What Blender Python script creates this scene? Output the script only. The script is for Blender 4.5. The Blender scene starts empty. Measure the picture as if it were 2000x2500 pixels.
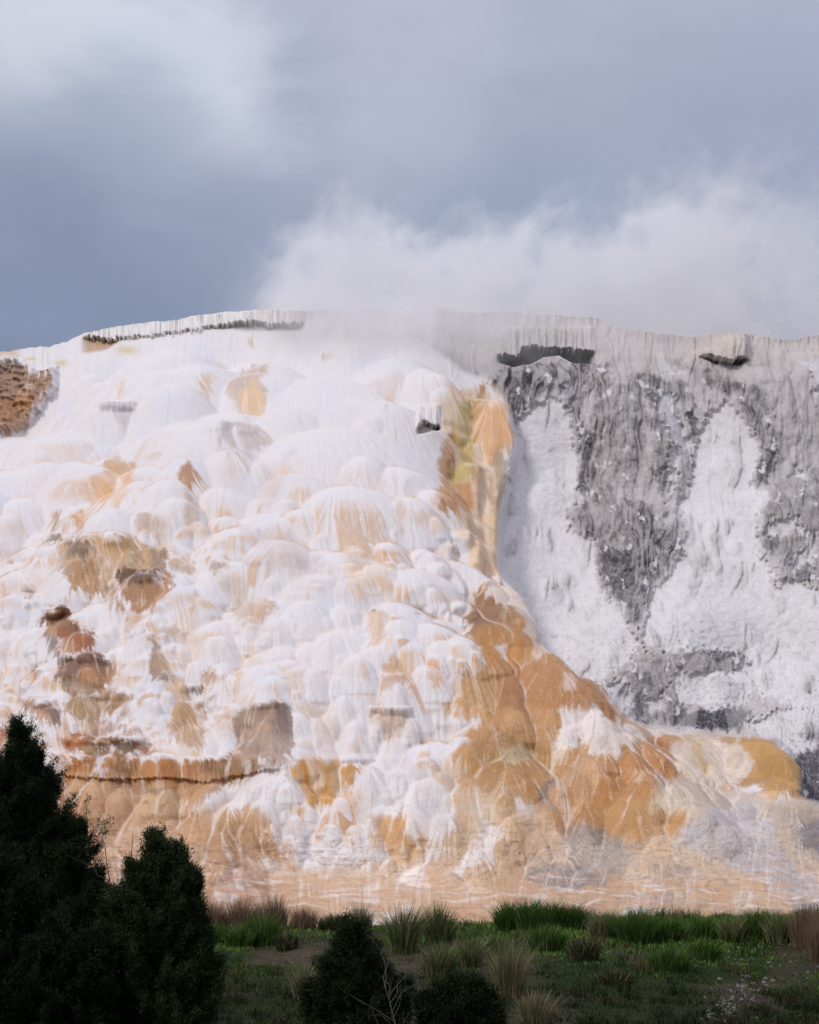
import bpy, math, random
import numpy as np
R = math.radians
sc = bpy.context.scene
COL = sc.collection

# ---------------------------------------------------------------- camera
F = 5000.0                     # focal length in photo pixels (photo 2000 x 2500)
PITCH = math.atan(650/F)       # eye level falls on photo row 1900
cam_d = bpy.data.cameras.new('camera'); cam = bpy.data.objects.new('camera', cam_d); COL.objects.link(cam)
cam_d.sensor_fit = 'VERTICAL'; cam_d.sensor_height = 36.0; cam_d.lens = 36.0*F/2500
cam_d.clip_start = 0.5; cam_d.clip_end = 5000
cam.location = (0, 0, 0); cam.rotation_euler = (math.pi/2+PITCH, 0, 0)
sc.camera = cam
sc.view_settings.view_transform = 'Standard'; sc.view_settings.look = 'None'
sc.view_settings.gamma = 1; sc.view_settings.use_curve_mapping = False
sc.view_settings.exposure = -0.16
sc.cycles.max_bounces = 6; sc.cycles.diffuse_bounces = 3; sc.cycles.volume_bounces = 10
sc.cycles.transparent_max_bounces = 6; sc.cycles.use_denoising = True
sc.cycles.volume_step_rate = 0.6; sc.cycles.volume_max_steps = 256
sc.cycles.use_adaptive_sampling = True; sc.cycles.adaptive_threshold = 0.02

SUN_AZ, SUN_EL = -132.0, 47.0      # from behind the camera's left shoulder
sd = bpy.data.lights.new('sun', 'SUN'); sd.energy = 1.6; sd.angle = R(10); sd.color = (1.0, .955, .90)
sun = bpy.data.objects.new('sun', sd); COL.objects.link(sun)
sun.rotation_euler = (R(90-SUN_EL), 0, R(180-SUN_AZ-180) if False else R(-48))

# ---- sky
W = bpy.data.worlds.new('World'); sc.world = W; W.use_nodes = True
nt = W.node_tree; nt.nodes.clear()
def nn(t, typ, **kw):
    n = t.nodes.new(typ)
    for k, v in kw.items(): setattr(n, k, v)
    return n
def math_n(t, op, a, b=None, c=None, clamp=False):
    n = nn(t, 'ShaderNodeMath', operation=op); n.use_clamp = clamp
    for i, v in enumerate((a, b, c)):
        if v is None: continue
        if isinstance(v, (int, float)): n.inputs[i].default_value = v
        else: t.links.new(v, n.inputs[i])
    return n.outputs[0]
def mix_n(t, fac, a, b, blend='MIX'):
    n = nn(t, 'ShaderNodeMix', data_type='RGBA', blend_type=blend)
    for i, v in ((0, fac), (6, a), (7, b)):
        if isinstance(v, (int, float)): n.inputs[i].default_value = v
        elif isinstance(v, tuple): n.inputs[i].default_value = (*v, 1)
        else: t.links.new(v, n.inputs[i])
    return n.outputs[2]
def noise_n(t, vec, scale, detail=4, rough=.5, dist=0.0):
    n = nn(t, 'ShaderNodeTexNoise'); n.inputs['Scale'].default_value = scale
    n.inputs['Detail'].default_value = detail; n.inputs['Roughness'].default_value = rough
    n.inputs['Distortion'].default_value = dist
    t.links.new(vec, n.inputs['Vector']); return n.outputs['Fac']
def maprange(t, v, a, b, c=0., d=1., smooth=True):
    n = nn(t, 'ShaderNodeMapRange', interpolation_type='SMOOTHSTEP' if smooth else 'LINEAR'); n.clamp = True
    t.links.new(v, n.inputs[0])
    for i, x in enumerate((a, b, c, d)): n.inputs[i+1].default_value = x
    return n.outputs[0]
def lin(r, g, b):
    f = lambda c: (c/255/12.92) if c/255 <= .04045 else ((c/255+.055)/1.055)**2.4
    return (f(r), f(g), f(b))
def ray(px, py, D=1.0):
    """world point at world-Y distance D seen at photo pixel (px, py)"""
    a = (px-1000)/F; b = (1250-py)/F
    cy, sy = math.cos(PITCH), math.sin(PITCH)
    vy = cy - b*sy; vz = sy + b*cy
    return (a/vy*D, D, vz/vy*D)
def build_world():
    tc = nn(nt, 'ShaderNodeTexCoord'); gen = tc.outputs['Generated']
    sky = nn(nt, 'ShaderNodeTexSky', sky_type='NISHITA'); sky.sun_disc = False
    sky.sun_elevation = R(SUN_EL); sky.sun_rotation = R(228)
    skyc = nn(nt, 'ShaderNodeVectorMath', operation='SCALE'); nt.links.new(sky.outputs[0], skyc.inputs[0]); skyc.inputs[3].default_value = .10
    sep = nn(nt, 'ShaderNodeSeparateXYZ'); nt.links.new(gen, sep.inputs[0]); X, Y, Z = sep.outputs
    # clouds stretched sideways
    mp = nn(nt, 'ShaderNodeMapping'); nt.links.new(gen, mp.inputs[0]); mp.inputs['Scale'].default_value = (1, 1, 1.7)
    mp.inputs['Location'].default_value = (.35, .1, .2)
    n1 = noise_n(nt, mp.outputs[0], 4.0, 5, .5, .3); n2 = noise_n(nt, mp.outputs[0], 12.0, 6, .55, .2)
    # elevation above the horizon: slate low, paler above
    el = maprange(nt, math_n(nt, 'ADD', Z, math_n(nt, 'MULTIPLY', math_n(nt, 'SUBTRACT', n1, .5), .16)), .20, .40)
    low = mix_n(nt, maprange(nt, X, -.2, .15), lin(128, 142, 170), lin(146, 158, 184))
    col = mix_n(nt, el, low, lin(184, 189, 209))
    def spot(px, py, rad, soft_noise, amt):
        d = np.array(ray(px, py)); d = d/np.linalg.norm(d)
        v = nn(nt, 'ShaderNodeVectorMath', operation='DISTANCE'); nt.links.new(gen, v.inputs[0]); v.inputs[1].default_value = tuple(d)
        dd = math_n(nt, 'ADD', v.outputs['Value'], math_n(nt, 'MULTIPLY', math_n(nt, 'SUBTRACT', soft_noise, .5), -rad*1.3))
        return math_n(nt, 'MULTIPLY', maprange(nt, dd, rad, rad*.15), amt)
    for (px, py, rad, c, amt) in ((120, 90, .075, (218, 222, 234), .8), (480, 190, .065, (212, 218, 232), .85),
                                  (60, 520, .08, (134, 147, 174), .45), (250, 600, .10, (136, 148, 175), .5),
                                  (1900, 330, .10, (155, 162, 190), .45), (1200, 560, .08, (150, 163, 188), .55),
                                  (330, 330, .05, (160, 170, 192), .5), (1000, 200, .09, (192, 196, 215), .5)):
        s = spot(px, py, rad, n2, amt)
        col = mix_n(nt, s, col, lin(*c))
    fine = maprange(nt, n2, .3, .7, 1.04, 1.17, False)
    v = nn(nt, 'ShaderNodeVectorMath', operation='SCALE'); nt.links.new(col, v.inputs[0]); nt.links.new(fine, v.inputs[3])
    # overcast is brighter overhead and towards the hidden sun behind the camera
    up = maprange(nt, Z, .42, .95)
    back = maprange(nt, math_n(nt, 'MULTIPLY', Y, -1), -.3, .8)
    g = math_n(nt, 'ADD', 1.0, math_n(nt, 'ADD', math_n(nt, 'MULTIPLY', up, .8), math_n(nt, 'MULTIPLY', back, .15)))
    hi = mix_n(nt, maprange(nt, g, 1.0, 2.2), v.outputs[0], lin(196, 194, 206))
    v2 = nn(nt, 'ShaderNodeVectorMath', operation='SCALE'); nt.links.new(hi, v2.inputs[0]); nt.links.new(g, v2.inputs[3])
    fin = mix_n(nt, .94, skyc.outputs[0], v2.outputs[0])
    bg = nn(nt, 'ShaderNodeBackground'); nt.links.new(fin, bg.inputs[0]); bg.inputs[1].default_value = 1.0
    out = nn(nt, 'ShaderNodeOutputWorld'); nt.links.new(bg.outputs[0], out.inputs[0])
build_world()

# ---------------------------------------------------------------- object helpers
def tag(o, label=None, cat=None, group=None, kind=None):
    if label: o['label'] = label
    if cat: o['category'] = cat
    if group: o['group'] = group
    if kind: o['kind'] = kind
    return o
def np_mesh(name, V, Fc, mat, parent=None, smooth=True, loc=None):
    """V (n,3), Fc (m,k) with one face size"""
    V = np.asarray(V, np.float32); Fc = np.asarray(Fc, np.int32); k = Fc.shape[1]
    me = bpy.data.meshes.new(name)
    me.vertices.add(len(V)); me.vertices.foreach_set('co', V.ravel())
    me.loops.add(Fc.size); me.loops.foreach_set('vertex_index', Fc.ravel())
    me.polygons.add(len(Fc)); me.polygons.foreach_set('loop_start', np.arange(len(Fc), dtype=np.int32)*k)
    if smooth: me.polygons.foreach_set('use_smooth', np.ones(len(Fc), bool))
    me.update(calc_edges=True); me.materials.append(mat)
    o = bpy.data.objects.new(name, me); COL.objects.link(o)
    if parent: o.parent = parent
    if loc is not None: o.location = loc
    return o
def attr_col(o, name, rgb):
    a = o.data.attributes.new(name, 'FLOAT_COLOR', 'POINT')
    c = np.ones((len(rgb), 4), np.float32); c[:, :3] = rgb; a.data.foreach_set('color', c.ravel())
def attr_f(o, name, val):
    a = o.data.attributes.new(name, 'FLOAT', 'POINT'); a.data.foreach_set('value', np.asarray(val, np.float32).ravel())

# ---------------------------------------------------------------- numpy noise
_rng = np.random.RandomState(7)
_perm = np.tile(_rng.permutation(512), 3)
_ga = _rng.rand(512)*2*np.pi; _gx, _gy = np.cos(_ga), np.sin(_ga)
def perlin(x, y):
    xi = np.floor(x).astype(np.int64); yi = np.floor(y).astype(np.int64)
    xf = x-xi; yf = y-yi; u = xf*xf*xf*(xf*(xf*6-15)+10); v = yf*yf*yf*(yf*(yf*6-15)+10)
    def g(ix, iy, dx, dy):
        h = _perm[_perm[ix & 511] + (iy & 511)] & 511
        return _gx[h]*dx + _gy[h]*dy
    a = g(xi, yi, xf, yf); b = g(xi+1, yi, xf-1, yf); c = g(xi, yi+1, xf, yf-1); d = g(xi+1, yi+1, xf-1, yf-1)
    return ((a+u*(b-a)) + v*((c+u*(d-c))-(a+u*(b-a))))*1.5
def fbm(x, y, o=4, r=.5):
    s = 0; a = 1; t = 0
    for i in range(o):
        s = s + a*perlin(x*2**i+17.3*i, y*2**i-9.1*i); t += a; a *= r
    return s/t
def ridged(x, y, o=4, r=.5):
    s = 0; a = 1; t = 0
    for i in range(o):
        s = s + a*(1-np.abs(perlin(x*2**i+7.7*i, y*2**i+3.1*i))*1.6); t += a; a *= r
    return s/t
def sstep(a, b, x):
    t = np.clip((x-a)/(b-a), 0, 1); return t*t*(3-2*t)
def blur(A, n=1):
    for _ in range(n):
        P = np.pad(A, 1, mode='edge')
        A = (P[1:-1, :-2]+P[1:-1, 2:]+P[:-2, 1:-1]+P[2:, 1:-1]+4*P[1:-1, 1:-1])/8
    return A
def samp(A, u, v):
    """bilinear lookup, u column, v row"""
    h, w = A.shape; u = np.clip(u, 0, w-1.001); v = np.clip(v, 0, h-1.001)
    i = u.astype(np.int32); j = v.astype(np.int32); a = u-i; b = v-j
    return (A[j, i]*(1-a)+A[j, i+1]*a)*(1-b) + (A[j+1, i]*(1-a)+A[j+1, i+1]*a)*b
# ================================================================ THE TERRACED HILL
# laid out as columns and rows of the slope; px / py say where a point of the bare slope is found in the photo
core = np.arange(-70, 2071, 2.25)
cols = np.concatenate([-70-np.cumsum(np.linspace(4, 42, 34))[::-1], core, 2070+np.cumsum(np.linspace(4, 42, 34))])
TOPX = [-900, -200, 0, 60, 120, 160, 200, 250, 330, 420, 500, 560, 660, 700, 900, 1100, 1120, 1180, 1250, 1320, 1400, 1450, 1480, 1530, 1640, 1700, 1760, 1800, 1850, 1900, 1950, 2000, 2300, 2900]
TOPY = [905, 872, 858, 852, 846, 836, 818, 806, 792, 786, 770, 762, 757, 762, 752, 752, 760, 764, 760, 768, 774, 776, 790, 806, 818, 822, 813, 814, 822, 828, 826, 820, 830, 860]
top = np.interp(cols, TOPX, TOPY) + perlin(cols/14., cols*0+.3)*2.0 + perlin(cols/45., cols*0+5.3)*3
NR = 720
tt = np.linspace(0, 1, NR)[:, None]
py = top[None, :] + tt*(2345-top[None, :])
px = np.repeat(cols[None, :], NR, 0)

def interp_table(pts, v):
    p = sorted(pts); return np.interp(v, [a for a, _ in p], [b for _, b in p])
DL = [(740, 99), (860, 96), (1100, 90), (1350, 83.5), (1600, 76.5), (1800, 71), (1845, 69.2), (1853, 67.4), (1900, 66.6), (2010, 64.4), (2080, 62.8), (2150, 61), (2215, 58.6), (2262, 55.5), (2345, 50)]
DLb = [(740, 99), (860, 96), (1100, 90), (1350, 83.5), (1600, 76.5), (1760, 72), (1850, 69), (1960, 65.8), (2060, 63.4), (2150, 61), (2215, 58.6), (2262, 55.5), (2345, 50)]
DR = [(740, 98.5), (840, 97), (870, 96), (1000, 93.2), (1100, 91.5), (1300, 87), (1500, 82.8), (1700, 79), (1850, 75.5), (1930, 71), (2000, 67.2), (2080, 64), (2150, 61.3), (2215, 58.6), (2262, 55.5), (2345, 50)]
wl = sstep(1050, 900, px)                      # left and middle have the level shelf rim
D = interp_table(DL, py)*wl + interp_table(DLb, py)*(1-wl)

wx = fbm(px/60., py/60., 4)*16; wy = fbm(px/60.+50, py/60.+9, 4)*16
wx2 = wx + fbm(px/14., py/14.+3, 3)*7; wy2 = wy + fbm(px/14.+31, py/14., 3)*7

def sdf(poly, X, Y):
    """signed distance in photo pixels, positive inside; only near the polygon"""
    P = np.array(poly, float); x0, y0 = P.min(0)-70; x1, y1 = P.max(0)+70
    out = np.full(X.shape, -70.0); m = (X > x0) & (X < x1) & (Y > y0) & (Y < y1)
    x = X[m]; y = Y[m]
    if not len(x): return out
    best = np.full(x.shape, 1e9); ins = np.zeros(x.shape, bool)
    for (ax, ay), (bx, by) in zip(P, np.roll(P, -1, 0)):
        ex, ey = bx-ax, by-ay; L = ex*ex+ey*ey+1e-9
        t = np.clip(((x-ax)*ex+(y-ay)*ey)/L, 0, 1)
        best = np.minimum(best, (x-ax-t*ex)**2+(y-ay-t*ey)**2)
        c = ((ay > y) != (by > y)) & (x < (bx-ax)*(y-ay)/(by-ay+1e-12)+ax); ins ^= c
    out[m] = np.where(ins, 1, -1)*np.sqrt(best); return out
def mask(poly, soft=12, fine=True, ww=1.0):
    s = sdf(poly, px+(wx2 if fine else wx)*ww, py+(wy2 if fine else wy)*ww)
    return sstep(-soft, soft, s)

# the dry grey cliff stands back behind the wet mounds
GREY = [(1050, 720), (1075, 800), (1060, 850), (1130, 905), (1195, 930), (1245, 1010), (1262, 1090), (1225, 1200), (1212, 1400), (1262, 1465), (1296, 1540), (1320, 1598), (1380, 1650), (1452, 1682), (1478, 1712), (1520, 1757), (1600, 1778), (1700, 1792),
        (1880, 1800), (1925, 1830), (1940, 1890), (1945, 1940), (2010, 1968), (2200, 1990), (3000, 2020), (3000, 700)]
gs = sdf(GREY, px+wx*.5, py+wy*.5); gs = np.where((px > 1400) & (py < 1700) & (gs < -60), 200, gs)
far_in = (px > 2060) & (py < 1960); gs = np.where(far_in, np.maximum(gs, 60), gs)
G = sstep(-9, 9, gs)
D = D*(1-G) + interp_table(DR, py)*G
# broad relief of the hill
D = D - 1.5*np.exp(-((px-700)/520.)**2)*sstep(1850, 1500, py)*sstep(760, 950, py)
D = D + fbm(px/330., py/330., 2)*1.5*sstep(760, 900, py)*sstep(2150, 1900, py)
D = blur(D, 3)

cyp, syp = math.cos(PITCH), math.sin(PITCH)
def unproject(px, py, D):
    a = (px-1000)/F; b = (1250-py)/F; vy = cyp-b*syp; vz = syp+b*cyp
    return a/vy*D, D, vz/vy*D
X0, Y0, Z0 = unproject(px, py, D)
Yf = Y0.copy()
AGE = np.ones_like(Yf)*.5; RID = np.zeros_like(Yf)
ci = lambda p: int(np.clip(np.searchsorted(cols, p), 0, len(cols)-1))
def ri(c, q): return int(np.clip((q-top[c])/(2345-top[c])*(NR-1), 0, NR-1))
rnd = random.Random(11)
def dome(cx, cy, L, asp=1.0, gain=1.0, rid=None, lo=1.0, hi=1.5):
    """a mound of travertine: a paraboloid with its tip on the slope at (cx, cy) that meets the slope again L photo pixels lower"""
    c = ci(cx); r = ri(c, cy); dr = (2345-top[c])/(NR-1)
    x, y, z = X0[r, c], Yf[r, c], Z0[r, c]
    m = L/F*y                        # height in metres
    w_ = max(2, int(L*.12/2.25)); r2 = min(NR-1, r+int(L/dr))
    ya = float(Yf[r, max(0, c-w_):c+w_+1].mean()); yb_ = float(Yf[r2, max(0, c-w_):c+w_+1].mean())
    cot = min(hi, max(lo, (ya-yb_)/m))*gain
    k = 1/(cot*cot*m)
    half = int(L*1.3*asp/2.25)+6
    c0, c1 = max(0, c-half), min(len(cols), c+half)
    r0, r1 = max(0, r-1), min(NR, r+int(L*1.25/dr)+3)
    h = z-Z0[r0:r1, c0:c1]; dx = (X0[r0:r1, c0:c1]-x)/asp
    q = h/k - dx*dx; ok = (h > 0) & (q > 0)
    cur = Yf[r0:r1, c0:c1]
    f = np.where(ok, y-np.sqrt(np.maximum(q, 0)), 1e9)
    f = cur-np.minimum(cur-f, .62*m+.02); w = ok & (f < cur-1e-4)
    if G[r, c] < .5: w &= G[r0:r1, c0:c1] < .5
    Yf[r0:r1, c0:c1] = np.where(w, f, cur)
    AGE[r0:r1, c0:c1] = np.where(w, np.clip(h/m, 0, 1.2), AGE[r0:r1, c0:c1])
    RID[r0:r1, c0:c1] = np.where(w, rnd.random() if rid is None else rid, RID[r0:r1, c0:c1])

FL0 = sstep(2215, 2260, py)
def drape():
    """deposits hang as curtains: nowhere does the face fall back under itself by more than a little"""
    for r in range(1, NR):
        if r/NR > .97: break
        lim = Yf[r-1]+.10*(Z0[r-1]-Z0[r]); m_ = np.abs(G[r]-G[r-1]) < .12
        Yf[r] = np.where(m_ & (FL0[r] < .9), np.minimum(Yf[r], lim), Yf[r])
# mounds one can find in the photo: tip x, tip y, height, aspect
BIG = [(215, 1068, 210, 1.15), (75, 1180, 190, 1.1), (160, 1165, 140, 1.0), (40, 1070, 150, 1.2), (110, 1255, 170, .9), (300, 1000, 120, 1.1), (420, 920, 160, 1.2),
       (640, 890, 200, .8), (500, 905, 150, .9), (780, 930, 330, 1.0), (560, 1060, 170, .95), (720, 1120, 190, .8), (640, 1160, 150, .7), (830, 1080, 230, 1.0), (900, 1000, 190, .9),
       (320, 1150, 150, .8), (400, 1180, 160, .7), (490, 1160, 190, .55), (370, 1240, 170, .8), (245, 1270, 110, .7), (330, 1290, 120, .9), (440, 1250, 160, .8),
       (560, 1230, 210, 1.0), (700, 1280, 240, .95), (620, 1330, 110, 1.0), (860, 1230, 200, .9), (800, 1380, 160, 1.0), (240, 1355, 120, 1.3), (320, 1370, 130, 1.2), (390, 1420, 120, 1.0),
       (270, 1415, 80, .8), (400, 1428, 110, 1.0), (340, 1470, 90, 1.0), (480, 1400, 190, .9), (470, 1480, 180, 1.0), (610, 1415, 150, 1.1), (660, 1490, 130, .8), (770, 1470, 320, 1.0),
       (200, 1518, 110, .9), (265, 1560, 90, .8), (300, 1520, 170, 1.0), (120, 1540, 190, 1.1), (60, 1600, 160, 1.0), (260, 1615, 110, 1.2), (350, 1600, 120, 1.0),
       (425, 1580, 120, .7), (540, 1600, 160, 1.0), (640, 1560, 160, 1.1), (720, 1640, 170, 1.1), (850, 1560, 240, .9), (960, 1610, 110, .7), (930, 1500, 130, .8), (990, 1420, 190, .8),
       (290, 1700, 110, 1.1), (490, 1720, 120, .8), (670, 1732, 150, 1.1), (800, 1745, 130, 1.2), (950, 1740, 110, 1.1), (880, 1720, 120, 1.0), (380, 1740, 110, .9), (560, 1740, 110, 1.0),
       (1010, 1560, 260, .8), (1060, 1400, 220, .8), (1190, 1452, 170, .75), (1225, 1500, 110, .7), (1160, 1530, 150, .9), (1260, 1600, 170, 1.3), (1130, 1640, 160, 1.2), (1390, 1660, 120, 1.0),
       (1170, 1775, 170, 1.1), (1310, 1790, 170, .9), (1410, 1775, 120, 1.0), (1500, 1800, 130, 1.0), (1620, 1795, 190, 1.2), (1740, 1800, 180, 1.0), (1840, 1810, 170, .8), (1240, 1850, 160, 1.0),
       (1330, 1895, 100, .8), (1430, 1890, 170, 1.4), (1600, 1930, 140, 1.2), (1520, 1960, 130, .9), (1050, 1860, 210, 1.0), (900, 1870, 200, .8), (805, 1860, 150, .7), (860, 1860, 70, .8), (985, 1960, 130, 1.1),
       (700, 1930, 170, 1.1), (640, 1880, 120, 1.0), (580, 1990, 160, 1.0), (480, 2000, 130, 1.0), (400, 1915, 150, .8), (300, 1890, 110, .7), (470, 1880, 110, .8), (250, 1900, 120, .7), (530, 1890, 100, .7),
       (1090, 2030, 110, 1.1), (1190, 2030, 100, 1.0), (1350, 2090, 120, 1.2), (1450, 2060, 110, 1.2), (1560, 2080, 120, 1.2), (1700, 2120, 100, 1.6), (1650, 2000, 110, 1.1), (1300, 2150, 90, 1.2)]
for (x, y, L, a) in sorted(BIG, key=lambda b: -b[2]): dome(x, y, L*1.15, a)
def okwet(x, y):
    c = ci(x); r = ri(c, y); return G[r, c] < .05 and y > top[c]+70
def scatter(n, lo, hi, y0, y1, fn=lambda x, y: True, amin=.65, amax=1.15, **kw):
    for _ in range(n):
        x = rnd.uniform(-160, 2160); y = rnd.uniform(y0, y1)
        if okwet(x, y) and fn(x, y):
            L = rnd.uniform(lo, hi)
            dome(x, y, L*(1-.35*max(0, (y-1950)/300)) , rnd.uniform(amin, amax), **kw)
scatter(70, 130, 230, 850, 1800)
for (x, y, L, a) in BIG: dome(x, y, L*1.1, a)
# smaller mounds: soft and few under the upper veils, crowded lower down
drape()
Yf = blur(Yf, 3)
scatter(380, 60, 130, 900, 2190, fn=lambda x, y: rnd.random() < .3+.7*sstep(1050, 1350, y))
dens = lambda x, y: rnd.random() < .12+.75*sstep(1200, 1600, y)
drape()
scatter(950, 30, 66, 900, 2235, fn=dens)
scatter(900, 14, 34, 1330, 2250, fn=lambda x, y: rnd.random() < (.9 if (x < 760 or y > 1880) else .35))
# grey cliff: a few broad drapes
for (x, y, L, a) in [(1300, 890, 260, 1.3), (1480, 905, 330, .8), (1590, 960, 300, .5), (1540, 1225, 230, .8), (1640, 1260, 170, .6), (1430, 1250, 130, .9), (1720, 860, 150, 1.3), (1860, 900, 260, 1.0), (1960, 860, 240, .9),
                     (1790, 830, 80, 1.2), (1880, 1200, 170, .7), (1960, 1160, 200, .8), (1980, 1380, 160, .8), (1900, 1450, 110, .8), (1690, 1480, 90, 1.1), (1570, 1620, 110, 1.0), (1700, 1600, 100, 1.3), (1790, 1640, 110, .9), (1640, 1700, 70, .8), (1720, 1710, 90, 1.3)]:
    dome(x, y, L, a, gain=.8, lo=.25)
for _ in range(90):
    x = rnd.uniform(1200, 2200); y = rnd.uniform(840, 1760); c = ci(x); r = ri(c, y)
    if G[r, c] > .8: dome(x, y, rnd.uniform(25, 100), rnd.uniform(.35, 1.0), gain=.8, lo=.15)

drape()
Yf = Y0+(Yf-Y0)*(.84-.50*FL0)
Yf = blur(Yf, 2)
bw = np.exp(-(gs/16.)**2)*sstep(1500, 1400, py)
bw = np.maximum(bw, .85*sstep(1110, 1150, px)*sstep(1245, 1225, px)*sstep(1060, 1100, py)*sstep(1430, 1380, py)*(gs < 10))
Yf = Yf*(1-bw)+blur(Yf, 16)*bw
Yf = blur(Yf, 1)
# ---- ledges, fringes, caves (all real relief, in metres, + is toward the camera)
def hang(x0, x1, ytop, ybot, out, recess, rec_bot, jag=10, seed=1., fade=12, soft=1.):
    """a crust that overhangs a recess, its lower edge hung with stalactites"""
    global Yf
    yt = np.interp(cols, *ytop)[None, :]; yb = np.interp(cols, *ybot)[None, :]; rb = np.interp(cols, *rec_bot)[None, :]
    j = (np.abs(perlin(cols/5.0+seed*7, cols*0+seed))*1.0+np.abs(perlin(cols/11.+seed, cols*0+seed+3))*.9+perlin(cols/40.+seed, cols*0+4)*.6)[None, :]*jag
    yb = yb + j
    inx = sstep(x0-fade, x0+fade, px)*sstep(x1+fade, x1-fade, px)
    crust = sstep(yt-5, yt+6, py)*sstep(yb+2.2, yb-2.2, py)*inx
    flute = (np.abs(perlin(px/6.+seed*3, py/160.))+.6*np.abs(perlin(px/13., py/200.+seed)))*.16
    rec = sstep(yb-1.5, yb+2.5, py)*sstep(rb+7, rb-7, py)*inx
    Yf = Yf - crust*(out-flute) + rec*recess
    return crust, rec
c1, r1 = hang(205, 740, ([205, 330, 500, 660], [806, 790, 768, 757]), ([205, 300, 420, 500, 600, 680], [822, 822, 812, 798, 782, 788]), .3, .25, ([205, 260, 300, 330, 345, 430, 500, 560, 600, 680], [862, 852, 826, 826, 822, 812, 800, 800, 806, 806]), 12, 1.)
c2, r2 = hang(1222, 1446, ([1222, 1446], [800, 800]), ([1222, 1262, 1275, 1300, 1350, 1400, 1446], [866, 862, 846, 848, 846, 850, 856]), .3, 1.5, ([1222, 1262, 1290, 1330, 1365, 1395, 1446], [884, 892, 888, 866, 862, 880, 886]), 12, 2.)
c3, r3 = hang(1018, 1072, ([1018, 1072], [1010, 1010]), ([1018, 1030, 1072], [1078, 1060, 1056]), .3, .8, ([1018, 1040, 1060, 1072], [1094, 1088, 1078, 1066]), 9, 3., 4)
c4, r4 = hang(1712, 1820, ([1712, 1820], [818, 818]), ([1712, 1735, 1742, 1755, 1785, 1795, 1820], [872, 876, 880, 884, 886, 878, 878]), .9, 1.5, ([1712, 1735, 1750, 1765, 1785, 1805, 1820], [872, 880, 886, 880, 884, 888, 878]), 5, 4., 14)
# the main lower shelf: a level brow standing over a wall of pillows
c5, r5 = hang(150, 690, ([150, 640, 880], [1846, 1850, 1860]), ([150, 300, 420, 520, 640, 700, 770, 830, 880], [1888, 1902, 1896, 1906, 1884, 1874, 1896, 1880, 1874]), .22, .0, ([150, 650, 880], [1925, 1915, 1905]), 8, 5., 30)
CAVE = np.clip(r2+r3, 0, 1)
# small flat-capped steps in the brown mass and on the upper veil
for (x0, x1, yt, hh, out) in [(170, 235, 1341, 16, .35), (225, 290, 1348, 22, .4), (300, 368, 1352, 20, .4), (245, 292, 1364, 30, .3), (398, 450, 1377, 18, .4), (342, 440, 1425, 34, .6), (455, 515, 1410, 22, .4), (272, 358, 1013, 20, .7), (515, 580, 1060, 34, .5), (590, 645, 1066, 34, .5),
                              (1, 60, 1440, 14, .3), (160, 225, 1513, 18, .6), (115, 145, 1458, 22, .4), (120, 165, 1482, 26, .4), (205, 330, 1617, 18, .5), (240, 350, 1700, 16, .5), (480, 530, 1686, 10, .4), (300, 345, 1455, 10, .3), (120, 200, 1720, 16, .5), (640, 735, 1729, 12, .3), (205, 400, 1805, 14, .6), (910, 1005, 1738, 12, .5), (935, 990, 1664, 10, .3), (560, 680, 1412, 8, .3)]:
    e = .5*(x1-x0)
    m = sstep(x0-5, x0+7, px+wx*.4)*sstep(x1+5, x1-7, px+wx*.4)*sstep(yt-2.5, yt+2, py+wy*.12)*sstep(yt+hh*.8+14, yt+hh*.8-6, py+wy*.4)
    rnd_c = np.sqrt(np.clip(1-((px-(x0+x1)/2)/(e*1.15))**2, 0, 1))
    Yf = Yf - m*out*.55*(.1+.9*rnd_c)*(1+.3*fbm(px/9., py/60., 2))

# ---- direction water runs on this surface, and a line-integral texture along it
cs = np.gradient(cols)[None, :]
dXc = np.gradient(X0, axis=1); dZr = np.gradient(Z0, axis=0)
Yb = blur(Yf, 2)
fx = np.gradient(Yb, axis=1)/dXc; fz = np.gradient(Yb, axis=0)/dZr
nn2 = 1+fx*fx+fz*fz
vx = fx*fz/nn2; vz = -(1+fx*fx)/nn2
U = vx/dXc; V = vz/dZr; U = U+fbm(px/40., py/40., 3)*.22*np.hypot(U, V)
sp = np.hypot(U, V)+1e-9; U /= sp; V /= sp; V = np.where(V < .15, .15, V)
def lic(N, L, st=1.4):
    acc = N.copy(); w = 1
    jj, ii = np.meshgrid(np.arange(NR, dtype=float), np.arange(len(cols), dtype=float), indexing='ij')
    for s in (1, -1):
        u, v = ii.copy(), jj.copy()
        for k in range(L):
            a, b = samp(U, u, v), samp(V, u, v); u = u+s*a*st; v = v+s*b*st
            acc += samp(N, u, v); w += 1
    acc /= w; acc -= acc.mean(); return acc/(acc.std()+1e-9)
rs = np.random.RandomState(3)
Nz = rs.rand(NR, len(cols)).astype(np.float64)
L1 = lic(Nz, 16)                         # hair-fine filaments
L2 = lic(blur(rs.rand(NR, len(cols)), 8), 34, 2.0)   # rills a hand wide
L3 = lic(blur(rs.rand(NR, len(cols)), 90), 60, 2.4)    # broad streams
# curvature: crests catch the water film
lap = Yb - blur(Yb, 25); lap = np.clip(lap/lap.std(), -4, 4)

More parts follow.
